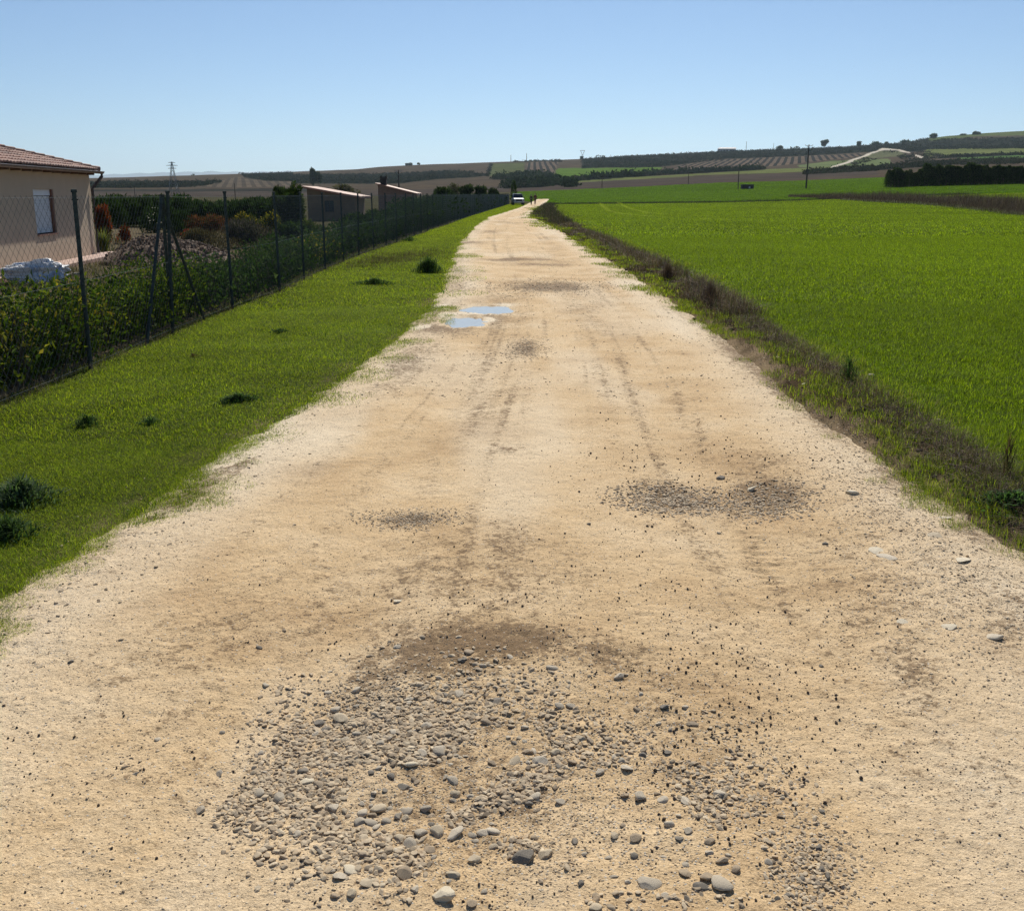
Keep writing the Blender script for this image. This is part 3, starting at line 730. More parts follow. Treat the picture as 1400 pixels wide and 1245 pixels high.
def m_bank(x, y, R):
    d = x - roadR(y) + 0.16 * fbm(x * 1.3, y, 63, 3); f = fieldL(y) - x
    w = np.maximum(fieldL(y) - roadR(y), .3)
    c = d / w
    p = np.maximum(sstep(-.15, .05, d - R * .2), .4 * (d > -.24) * (fbm(x * 2.8, y * 2.8, 39, 3) > .12)) * (f > -.3)
    k = 0.52 + 0.4 * sstep(7.5, 4.5, y) + 0.75 * sstep(.05, -.3, fbm(x * 1.3, y * .8, 67, 3)) + 0.7 * np.exp(-((c - .14) / .16) ** 2) * (fbm(x * .8, y * .4, 69, 2) > -.3)
    return p * np.clip(k, 0, 1) * 0.62 * (y < 150)
grow('bank_grass', m_bank, GC + [(0.09, 0.12, 0.03), (0.2, 0.17, 0.08)], (0.04, 0.12), M_grass, 0.46, 'ragged mixed grass and weeds on the bank between track and crop', seed=13, lean=.8, xr=(-.05, 1))

_r = np.random.default_rng(71); _a = _r.normal(size=(7000, 2)) * .5; _px = 545 + _a[:, 0] * 75 - _a[:, 1] * 20; _py = 353 + _a[:, 1] * 13 - _a[:, 0] * 6; _t = ray(_px, _py); _Y = -H / _t[1]; _X = _t[0] * _Y; _k = (_X > fenceX(_Y) + .2) & (_X < roadL(_Y) - .2); PATCH_PTS = np.stack([_X[_k], _Y[_k]], 1)
_r = np.random.default_rng(72); _n = 90000; _y = np.exp(_r.uniform(math.log(3.2), math.log(60), _n)); _x = fenceX(_y) + .15 + _r.random(_n) * (roadL(_y) - fenceX(_y) - .1)
_k = (fbm(_x * 3.1, _y * 2.3, 205, 3) > .30) & (_r.random(_n) < .22); VERGE_PTS = np.stack([_x[_k], _y[_k]], 1)
# dry brown stalks and litter on the bank, along the fence foot
DRY = [(0.17, 0.115, 0.08), (0.24, 0.17, 0.11), (0.11, 0.075, 0.06), (0.32, 0.25, 0.17), (0.14, 0.085, 0.075)]
def stalks(name, pts, h, w, cols, label, seed, lean=.5, mat=None, zfun=None):
    r = np.random.default_rng(seed); n = len(pts)
    P = np.concatenate([pts, (zfun or surf)(pts[:, 0], pts[:, 1])[:, None] - 0.01], 1)
    c = np.array(cols)[r.integers(0, len(cols), n)] * r.uniform(.7, 1.25, (n, 1))
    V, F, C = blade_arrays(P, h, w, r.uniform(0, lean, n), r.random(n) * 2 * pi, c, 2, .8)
    return tag(mk(name, V, F, mat or M_dry, None, {'col': C}), label, kind='stuff')
r = np.random.default_rng(5)
def bank_pts(n, c0, c1, ylo, yhi, thr, seed):
    rr = np.random.default_rng(seed)
    y = np.exp(rr.uniform(math.log(ylo), math.log(yhi), n)); c = np.clip(rr.normal((c0 + c1) / 2, (c1 - c0) / 3, n), c0 - .15, c1 + .2)
    x = roadR(y) + c * (fieldL(y) - roadR(y))
    k = fbm(x * .8, y * .35, seed, 3) > thr
    return np.stack([x[k], y[k]], 1)
p1 = bank_pts(40000, .30, 1.1, 4.4, 150, -0.5, 81)
hh = r.uniform(.05, .27, len(p1)) * np.where((p1[:, 1] > 14) & (fbm(p1[:, 0] * .5, p1[:, 1] * .28, 83, 2) > .0), 1.3, .55)
stalks('dry_weeds', p1, hh, .0028 * np.maximum(1, p1[:, 1] / 6), DRY + [(.08, .11, .03)], 'brown dead weed stalks standing along the raised edge of the crop', 82, lean=1.5)
p2 = bank_pts(22000, .1, 1.1, 4.2, 40, -0.3, 91)
stalks('dead_straw', p2, r.uniform(.02, .13, len(p2)), .0028 * np.maximum(1, p2[:, 1] / 9), DRY + [(0.42, 0.36, 0.26), (.10, .13, .04), (.08, .055, .045)], 'pale dead straw lying on the bank beside the track', 92, lean=2.2)
yy = np.exp(r.uniform(math.log(6), math.log(70), 5200)); xx = fenceX(yy) + r.normal(-0.02, .10, 5200)
stalks('fence_foot_straw', np.stack([xx, yy], 1), r.uniform(.04, .22, 5200), .0025 * np.maximum(1, yy / 9), DRY[1:4] + [(0.36, 0.3, 0.22), (.07, .1, .03)], 'dry pale grass litter along the foot of the fence', 93, lean=1.6)

stalks('verge_weeds', VERGE_PTS, r.uniform(.02, .085, len(VERGE_PTS)), .0065 * np.maximum(1, VERGE_PTS[:, 1] / 9), [(.05, .10, .03), (.07, .13, .045), (.10, .15, .07), (.04, .08, .03), (.2, .2, .08)], 'darker broad leaved weeds growing in patches through the verge grass', 97, lean=1.8, mat=M_leaf)
stalks('dead_grass_patch', PATCH_PTS, r.uniform(.05, .13, len(PATCH_PTS)), np.full(len(PATCH_PTS), .011), [(.16, .11, .05), (.2, .16, .07), (.12, .1, .04), (.09, .12, .02)], 'patch of brownish dead grass on the verge before the round weed', 96, lean=1.2)
# ------------------------------------------------------------------ stones and clods
def ico(sub=2):
    import bmesh
    b = bmesh.new(); bmesh.ops.create_icosphere(b, subdivisions=sub, radius=1.0)
    v = np.array([x.co[:] for x in b.verts]); f = np.array([[q.index for q in p.verts] for p in b.faces]); b.free()
    return v, f
ICO2 = ico(2); ICO3 = ico(3); ICO1 = ico(1)
def stone_mesh(seed, angular=0.5, sub=2, flat=0.55):
    r = np.random.default_rng(seed); v, f = (ICO3 if sub == 3 else ICO2 if sub == 2 else ICO1); v = v.copy()
    for k in range(int(5 + 7 * angular)):          # planar chips
        d = r.normal(size=3); d /= np.linalg.norm(d); lim = r.uniform(.5, .85) if angular > .4 else r.uniform(.68, .92)
        s_ = v @ d; over = np.maximum(s_ - lim, 0); v -= over[:, None] * d * .97
    v += 0.05 * np.stack([np.sin(v[:, (i + 1) % 3] * 3.1 + seed) for i in range(3)], 1)
    v *= np.array([1.0, r.uniform(.62, .9), flat * r.uniform(.8, 1.2)])
    return v, f
def stone_src(name, seed, angular, sub, flat=.55, mat=None):
    v, f = stone_mesh(seed, angular, sub, flat)
    return mk(name, v, f, mat or M_stone, None, None, angular < .5, lk=False)
# fine gravel, a cloud of small stones
def zr(x, y): return np.maximum(road_h(x, y), zg(x, y) - .10 * sstep(0.25, -0.5, np.maximum(roadL(y) - x, x - roadR(y))))
gsrc = [stone_src('gravel_%02d' % k, 200 + k, .5 + .06 * k, 2, .37) for k in range(8)]
r = np.random.default_rng(31)
GX = []; GY = []; GS = []
def strew(n, sampler, s0, s1, pw=1.0):
    x, y = sampler(n); GX.append(x); GY.append(y)
    GS.append(s0 * (s1 / s0) ** (r.random(len(x)) ** pw))
def px_region(cx, c_y, rx, ry, an=0, thr=None, p=1):
    def f(n):
        a = r.normal(size=(n, 2)) * .55
        k = (a ** 2).sum(1) < 1.6; a = a[k]
        c, s_ = cos(radians(an)), sin(radians(an))
        px = cx + a[:, 0] * rx * c - a[:, 1] * ry * s_; py = c_y + a[:, 0] * rx * s_ + a[:, 1] * ry * c
        tx, tz = ray(px, py); Y = -H / tz; X = tx * Y
        if thr is not None:
            k = fbm(X * 3.2, Y * 3.2, 101, 3) > thr; X = X[k]; Y = Y[k]
        k = (X > roadL(Y) - .1) & (X < roadR(Y) + .1) & (Y > 1.6)
        return X[k], Y[k]
    return f
strew(6000, px_region(555, 1050, 215, 135, -8, -.12), .006, .018, 1.15)
strew(1500, px_region(340, 1085, 170, 60, -5, -.1), .004, .014, 1.4)
strew(1400, px_region(930, 1130, 160, 110, 10, -.1), .005, .016, 1.4)
strew(3200, px_region(700, 1120, 340, 150, 0, -.05), .005, .015, 1.3)
strew(5000, px_region(660, 1080, 340, 160), .002, .006, 1.3)
strew(2200, px_region(500, 985, 150, 60, -15), .004, .011, 1.2)
strew(2200, px_region(880, 1060, 200, 150, 20, -.1), .003, .011, 1.4)
strew(1500, px_region(915, 688, 80, 20), .005, .016, 1.3)
strew(1300, px_region(1050, 690, 70, 26), .004, .015, 1.4)
strew(700, px_region(1110, 1200, 60, 70), .003, .011, 1.2)
strew(2600, px_region(1290, 800, 180, 130, 30), .003, .010, 2)
strew(1500, px_region(1180, 670, 120, 60, 35), .003, .011, 1.5)
strew(1500, px_region(750, 395, 110, 12), .008, .022, 1.3)
strew(600, px_region(720, 482, 34, 16), .006, .014, 1.3)
strew(900, px_region(560, 716, 70, 14), .004, .010, 1.3)
def uni(n):      # sprinkled over the whole near track, even in the picture
    px = r.uniform(-30, 1430, n); py = r.uniform(470, 1260, n)
    tx, tz = ray(px, py); Y = -H / tz; X = tx * Y
    k = (X > roadL(Y) - .1) & (X < roadR(Y) + .1); return X[k], Y[k]
strew(9000, uni, .0015, .0065, 1.8)
def fars(n):
    y = np.exp(r.uniform(math.log(9), math.log(90), n)); x = roadL(y) + r.random(n) * (roadR(y) - roadL(y)); return x, y
strew(6000, fars, .004, .018, 1.9)
def edges(n):
    y = np.exp(r.uniform(math.log(3), math.log(40), n)); s_ = r.random(n) < .6
    x = np.where(s_, roadR(y) - r.normal(.12, .35, n), roadL(y) + r.normal(.12, .3, n)); return x, y
strew(7000, edges, .003, .014, 1.8)
gx = np.concatenate(GX); gy = np.concatenate(GY); gs = np.concatenate(GS)
k = pud_d(gx, gy) > 1.25; gx, gy, gs = gx[k], gy[k], gs[k]
P = np.stack([gx, gy, zr(gx, gy) + gs * .15], 1)
rot = np.stack([r.normal(0, .24, len(gx)), r.normal(0, .24, len(gx)), r.random(len(gx)) * 2 * pi], 1)
scatter('gravel', P, gs, rot, r.integers(0, 8, len(gx)), gsrc, label='fine loose gravel strewn over the track and its potholes')

# dark crumbs of earth scattered on the sandy surface
def clod_mat():
    return simple('earth_clod', (0.135, 0.10, 0.072), .95, .3, 60, bump=.004)
M_clod = clod_mat()
csrc = [stone_src('crumb_%02d' % k, 260 + k, .9, 1, .8, M_clod) for k in range(4)]
GX, GY, GS = [], [], []
strew(2000, uni, .0018, .007, 2.4)
strew(1100, px_region(760, 860, 420, 150), .002, .008, 2.0)
strew(800, px_region(960, 650, 200, 80), .003, .011, 2.0)
strew(900, px_region(1000, 1000, 160, 160), .002, .009, 2.0)
gx = np.concatenate(GX); gy = np.concatenate(GY); gs = np.concatenate(GS)
P = np.stack([gx, gy, zr(gx, gy) + gs * .35], 1)
rot = np.stack([r.normal(0, .6, len(gx)), r.normal(0, .6, len(gx)), r.random(len(gx)) * 2 * pi], 1)
scatter('earth_crumbs', P, gs, rot, r.integers(0, 4, len(gx)), csrc, label='dark dry earth crumbs scattered over the sandy track')
# ploughed clods on the bank
M_clod2 = simple('bank_clod', (0.14, 0.095, 0.064), .95, .3, 30, bump=.008)
csrc = [stone_src('clod_%02d' % k, 270 + k, .98, 2, .6, M_clod2) for k in range(4)]
n = 12000; y = np.exp(r.uniform(math.log(4), math.log(100), n)); c = r.normal(.62, .26, n); x = roadR(y) + c * (fieldL(y) - roadR(y))
k = fbm(x * .7, y * .3, 111, 3) > -.25; x, y = x[k], y[k]; s_ = .006 * 6 ** (r.random(len(x)) ** 2.4) * np.clip(y / 14, .8, 1.7)
P = np.stack([x, y, surf(x, y) + s_ * .3], 1); rot = np.stack([r.normal(0, .5, len(x)), r.normal(0, .5, len(x)), r.random(len(x)) * 6.28], 1)
scatter('soil_clods', P, s_, rot, r.integers(0, 4, len(x)), csrc, label='brown ploughed soil clods along the bank')

# the larger stones, one object each
VAR = []
for k in range(14):
    ang = .3 + .05 * k; v, f = stone_mesh(300 + k, ang, 3, .33 + .03 * (k % 4))
    me = mk('stone', v, f, M_stone, None, None, ang < .4, lk=False).data
    VAR.append(me)
taken = []
def stone_material(nm, c): return simple(nm, c, .75, .22, 38, bump=.003)
SM = {'dark grey': stone_material('stone_dark_grey', (0.26, 0.22, 0.165)), 'pale grey': stone_material('stone_pale_grey', (0.68, 0.575, 0.42)),
      'buff': stone_material('stone_buff', (0.62, 0.5, 0.33)), 'mid grey': stone_material('stone_mid_grey', (0.54, 0.455, 0.33)), 'brown': stone_material('stone_brown', (0.45, 0.34, 0.215)),
      'cream': stone_material('stone_cream', (0.76, 0.65, 0.46))}
VM = {}
def put_stone(px, py, size, shade, label=None, v=None, rot=None, flat=None, group=True, sink=.25, name='stone', road=True):
    X, Y, _ = G(px, py)
    v = r.integers(0, 14) if v is None else v
    key = (int(v), shade)
    if key not in VM:
        me = VAR[v].copy(); me.materials.clear(); me.materials.append(SM[shade]); me.name = 'stone'; VM[key] = me
    o = bpy.data.objects.new(name, VM[key]); link(o)
    z = float(zr(np.array([X]), np.array([Y]))[0]) if road else float(zg(np.array([X]), np.array([Y]))[0])
    fl = flat or r.uniform(.7, 1.25)
    o.scale = (size, size, size * fl); o.location = (X, Y, z + size * .5 * fl * (1 - 2 * sink) * .55)
    o.rotation_euler = (r.normal(0, .18), r.normal(0, .18), rot if rot is not None else r.random() * 6.28)
    taken.append((X, Y, size))
    tag(o, label, 'stone')
    if group: o['group'] = 'loose stones in and around the pothole'
    return o
KEY = [(718, 1187, .043, 'dark grey', 'largest dark grey stone standing up near the bottom of the pothole', 9, 1.25),
       (602, 1031, .034, 'mid grey', 'smooth rounded grey cobble leaning over a smaller brown stone', 1, .9),
       (738, 1045, .030, 'pale grey', 'sharp edged flat topped pale slab with a black shaded front', 13, .9),
       (703, 1045, .030, 'buff', 'long buff stone lying just left of the sharp edged slab', 4, .7),
       (466, 985, .034, 'buff', 'broad buff cobble at the upper left edge of the stones', 2, .8),
       (416, 1071, .032, 'cream', 'flat cream stone with a dark grey stone behind it, left side of pothole', 6, .5),
       (414, 1056, .024, 'dark grey', 'dark grey stone just behind the flat cream stone', 3, 1.0),
       (755, 923, .026, 'mid grey', 'lone grey cobble at the far rim of the pothole in brown earth', 2, .8),
       (627, 953, .026, 'mid grey', 'long grey slab at the far left of the pothole', 8, .7),
       (677, 961, .030, 'dark grey', 'flat dark slab at the far middle of the pothole', 7, .5),
       (435, 990, .026, 'dark grey', 'dark angular stone at the top left of the stones', 12, 1.0),
       (765, 972, .021, 'mid grey', 'small round grey cobble right of the flat dark slab', 0, 1.0),
       (875, 1096, .030, 'mid grey', 'tilted oval grey cobble on the right side of the pothole', 3, .9),
       (855, 1056, .026, 'pale grey', 'pale flat cobble above the tilted oval cobble', 5, .6),
       (559, 961, .022, 'pale grey', 'pale angular stone beside the long grey slab', 10, .8),
       (518, 1108, .030, 'buff', 'upright buff egg shaped cobble in the left middle of the stones', 0, 1.0),
       (492, 1130, .022, 'mid grey', 'round grey cobble left of the buff egg shaped one', 1, 1.0),
       (576, 1146, .028, 'mid grey', 'blocky grey cobble in the lower middle of the stones', 5, 1.0),
       (598, 1146, .030, 'buff', 'tilted buff cobble touching the blocky grey cobble', 3, .9),
       (622, 1148, .034, 'pale grey', 'wide pale block in the lower middle of the stones', 11, .8),
       (561, 1163, .026, 'mid grey', 'rounded grey stone in front of the blocky grey cobble', 2, .9),
       (547, 1155, .022, 'buff', 'round buff stone beside the rounded grey stone', 1, 1.0),
       (603, 1243, .040, 'cream', 'big pale stone at the bottom edge of the picture', 6, .8),
       (507, 1222, .038, 'buff', 'long flat buff stone at the lower left of the stones', 4, .5),
       (480, 1202, .026, 'cream', 'round cream cobble on bare sand lower left', 0, .7),
       (885, 1224, .040, 'mid grey', 'big flat grey stone at the lower right of the stones', 5, .6),
       (985, 1228, .038, 'mid grey', 'elongated grey stone near the lower right rim', 8, .8),
       (938, 1105, .028, 'pale grey', 'long pale stone in the right hand band of stones', 4, .6),
       (562, 1052, .024, 'cream', 'round cream cobble below the smooth grey cobble', 0, .9),
       (985, 658, .030, 'dark grey', 'dark round stone above the far right pothole', 2, 1.2),
       (1026, 672, .035, 'cream', 'pale stone at the top rim of the far right pothole', 6, .7),
       (1164, 683, .045, 'cream', 'white stone on the right part of the track', 1, .8),
       (1212, 772, .060, 'pale grey', 'flat pale slab half buried in the right part of the track', 4, .25),
       (1196, 762, .050, 'cream', 'thin pale flake beside the half buried slab', 7, .2),
       (1296, 872, .042, 'cream', 'flat cream slab near the right picture edge', 6, .25),
       (1357, 884, .040, 'pale grey', 'pale rounded stone by the right edge of the picture', 1, .6),
       (1232, 864, .032, 'cream', 'thin white flake on bare sand right of the tyre print', 7, .25),
       (1290, 718, .050, 'pale grey', 'pale flat stone at the foot of the right bank', 4, .35),
       (1278, 745, .050, 'buff', 'thin buff slab lying near the right bank', 7, .2),
       (1312, 778, .050, 'cream', 'cream slab just below the thin buff slab near the right bank', 6, .25),
       (545, 830, .026, 'cream', 'small white stone alone on smooth sand left of centre', 6, .5),
       (98, 920, .018, 'dark grey', 'lone dark stone on the left part of the track', 12, 1.1),
       (355, 895, .014, 'dark grey', 'small black stone on sand above the pothole, left', 2, 1.1),
       (389, 871, .013, 'brown', 'small brown stone on sand, left of the damp rim', 9, 1.1),
       (1122, 916, .013, 'dark grey', 'small dark stone on sand right of the pothole', 9, 1.1),
       (805, 728, .017, 'dark grey', 'dark pebble in the middle of the track', 3, 1.0),
       (982, 733, .020, 'dark grey', 'dark pebble just below the far right pothole', 12, .9),
       (1128, 752, .020, 'dark grey', 'dark pebble left of the half buried slabs', 5, 1.0)]
for px, py, sz, sh, lab, v, fl in KEY: put_stone(px, py, sz, sh, lab, v, None, fl)
LM = [(718, 1187, 'the largest dark stone'), (602, 1031, 'the smooth grey cobble'), (738, 1045, 'the sharp pale slab'), (466, 985, 'the broad buff cobble'), (416, 1071, 'the flat cream stone'),
      (755, 923, 'the far rim cobble'), (627, 953, 'the long grey slab'), (677, 961, 'the flat dark slab'), (875, 1096, 'the tilted cobble'), (518, 1108, 'the egg shaped cobble'), (622, 1148, 'the wide pale block'),
      (603, 1243, 'the bottom edge pale stone'), (507, 1222, 'the flat buff stone'), (885, 1224, 'the flat grey stone'), (985, 1228, 'the elongated rim stone'), (938, 1105, 'the right band pale stone'), (985, 658, 'the far pothole dark stone'), (1110, 1200, 'the dark gravel heap')]
DIRS = ['right of', 'up and right of', 'behind', 'up and left of', 'left of', 'down and left of', 'in front of', 'down and right of']
used = {}
cand = []
for (cx, c_y, rx, ry, n) in [(545, 1050, 140, 100, 1500), (620, 1140, 240, 100, 800), (500, 985, 110, 45, 400), (900, 1140, 150, 110, 500), (860, 1000, 130, 70, 220), (360, 1090, 140, 60, 200), (720, 990, 160, 60, 250), (1112, 1205, 45, 50, 120), (960, 690, 110, 18, 60)]:
    for _ in range(n):
        a = r.normal(size=2) * .6
        cand.append((cx + a[0] * rx, c_y + a[1] * ry))
r.shuffle(cand); cnt = 0
for px, py in cand:
    if cnt >= 252: break
    if py < 640 or py > 1262: continue
    X, Y, _ = G(px, py); sz = float(.0105 * 2.5 ** (r.random() ** 1.4))
    if px > 1060 and py > 1100: sz *= .8
    if any((X - a) ** 2 + (Y - b) ** 2 < (.66 * (sz + c)) ** 2 for a, b, c in taken): continue
    shade = ['mid grey', 'pale grey', 'buff', 'dark grey', 'brown', 'mid grey', 'pale grey', 'brown'][r.integers(0, 8)]
    if px > 1060 and py > 1100: shade = 'dark grey'
    v = int(r.integers(0, 14)); lx, ly, ln = min(LM, key=lambda q: (q[0] - px) ** 2 + (q[1] - py) ** 2)
    d = int(round(math.atan2(-(py - ly), px - lx) / (pi / 4))) % 8; dist = math.hypot(px - lx, py - ly)
    far_ = 'just' if dist < 30 else 'a little' if dist < 60 else 'some way' if dist < 100 else 'well'
    lab = '%s %s %s, %s %s %s' % ('small' if sz < .013 else 'mid-sized' if sz < .018 else 'large', shade, 'rounded pebble' if v < 7 else 'angular stone', far_, DIRS[d], ln)
    lab = ' '.join(lab.split()[:13]) if len(lab.split()) > 16 else lab
    if lab in used:
        for ex in ('flatter', 'more tilted', 'darker'):
            if (lab + ', ' + ex) not in used: lab = lab + ', ' + ex; break
    used[lab] = 1
    put_stone(px, py, sz, shade, lab, v); cnt += 1
# stones on the bank
for px, py, sz, sh, lab in [(1281, 596, .035, 'buff', 'pale brown stone sitting on the earthy bank in the grass'), (1063, 508, .03, 'cream', 'pale stone on the bank at the edge of the track'), (1097, 543, .025, 'pale grey', 'small pale stone where bank and track meet'), (1118, 505, .03, 'cream', 'white stone among the clods at the crop edge'), (1190, 530, .035, 'pale grey', 'pale stone low in the crop edge behind the dark weed')]:
    put_stone(px, py, sz, sh, lab, None, None, .8, False, .1, 'stone', False)

# ------------------------------------------------------------------ weeds with a shape of their own
def weed(name, px, py, n, R, h, w, cols, label, cat='weed', lean=1.2, mat=None, seed=0, stretch=(1, 1), rz=0, stems=0):
    X, Y, _ = G(px, py); rr = np.random.default_rng(seed + int(px)); n = int(n * 1.8)
    root = (X, Y, float(zg(np.array([X]), np.array([Y]))[0]))
    rad = R * np.minimum(np.abs(rr.normal(0, .5, n)), 1.1) * (1 + .35 * np.sin(3 * rr.random() + np.arange(n) % 5)); th = rr.random(n) * 2 * pi
    P = np.stack([rad * np.cos(th) * stretch[0], rad * np.sin(th) * stretch[1], np.full(n, -.01)], 1) @ rotm(0, 0, rz).T
    P[:, 2] = rr.random(n) * h * .7 * np.clip(1 - (rad / R) ** 1.3, 0, 1)
    w = w * .6; n_ = n; c = np.array(cols)[rr.integers(0, len(cols), n)] * rr.uniform(.6, 1.4, (n, 1))
    dome = np.clip(1 - .5 * (rad / R) ** 2, .3, 1)
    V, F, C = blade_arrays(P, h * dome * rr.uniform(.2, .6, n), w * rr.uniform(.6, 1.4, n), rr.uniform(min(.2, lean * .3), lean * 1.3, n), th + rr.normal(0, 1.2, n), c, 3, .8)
    o = mk(name, V, F, mat or M_leaf, None, {'col': C}); o.location = root
    return tag(o, label, cat)
DG = [(0.06, 0.11, 0.04), (0.09, 0.145, 0.055), (0.045, 0.085, 0.035)]
GG = [(0.10, 0.14, 0.09), (0.14, 0.18, 0.13), (0.07, 0.11, 0.06)]
weed('weed_clump', 586, 373, 500, .42, .42, .03, DG, 'dark rounded weed clump on the verge close to the track, far left', seed=1)
weed('weed_clump', 512, 390, 420, .45, .16, .03, DG, 'low wide dark weed patch on the verge left of the rounded clump', stretch=(1.3, .7), seed=2)
weed('weed_clump', 325, 549, 420, .30, .10, .018, DG, 'long dark green weed streak on the verge pointing to the track', stretch=(1.0, .28), rz=.75, seed=3)
weed('weed_clump', 120, 581, 160, .13, .11, .014, DG, 'small dark tuft on the left verge near the fence', seed=4)
weed('weed_clump', 205, 578, 140, .12, .08, .014, DG, 'small dark tuft right of the tuft near the fence', seed=5)
weed('weed_clump', 30, 686, 700, .26, .17, .016, GG + DG, 'large grey green thistle clump at the left picture edge', seed=6)
weed('weed_clump', 8, 735, 420, .20, .13, .016, DG, 'dark leafy clump just below the grey thistle at the left picture edge', seed=7)
weed('weed_clump', 265, 490, 60, .09, .05, .012, [(0.09, 0.06, 0.04)], 'little brown dead tuft in the verge grass', seed=8)
weed('weed_clump', 382, 455, 120, .2, .08, .02, DG, 'small dark patch in the middle of the verge', seed=9)
weed('weed_clump', 560, 330, 160, .5, .22, .04, DG, 'dark tuft by the foot of the fence further along', seed=10)
weed('weed_clump', 1158, 548, 90, .10, .26, .012, DG + [(0.05, 0.04, 0.03)], 'upright dark weed on the right bank', lean=.9, seed=11)
weed('weed_clump', 1372, 676, 45, .045, .32, .008, [(0.10, 0.07, 0.05), (0.07, 0.08, 0.04)], 'upright dead brown seed stalk on the right bank', lean=.4, seed=12)
weed('weed_clump', 1385, 712, 300, .24, .09, .03, [(0.07, 0.14, 0.05), (0.10, 0.18, 0.07)], 'broad leaved bright green weed at the right picture edge', seed=13)
weed('weed_clump', 970, 432, 420, .34, .40, .010, [(0.10, 0.065, 0.055), (0.07, 0.05, 0.045)], 'tall dark brown dead weeds on the crop edge', lean=.8, mat=M_dry, stretch=(.6, 2.4), seed=14)
weed('weed_clump', 912, 392, 500, .3, .38, .012, [(0.10, 0.065, 0.055), (0.13, 0.09, 0.07)], 'second brown dead weed clump further along the crop edge', lean=.8, mat=M_dry, stretch=(.6, 2.4), seed=15)
# two curved wheel lines in the crop
for i, cp in enumerate(([(819, 280.5), (824, 284), (832, 290), (850, 294.5), (880, 297.5), (930, 300), (1000, 303)], [(842, 280), (848, 281.5), (862, 287.5), (885, 293), (920, 296), (980, 298)])):
    w = np.array([G(a, b)[:2] for a, b in cp]); sg = np.r_[0, np.cumsum(np.hypot(*(w[1:] - w[:-1]).T))]; rr = np.random.default_rng(i + 60); n = 3000; t_ = rr.random(n) * sg[-1]
    P2 = np.stack([np.interp(t_, sg, w[:, 0]) + rr.normal(0, .16, n), np.interp(t_, sg, w[:, 1]) + rr.normal(0, .5, n)], 1)
    stalks('flattened_crop', P2, rr.uniform(.10, .17, n), np.full(n, .05), [(.30, .36, .03), (.34, .38, .06)], ['left curved line of paler flattened crop in the field', 'right curved line of paler flattened crop in the field'][i], 70 + i, lean=1.6, mat=M_crop)
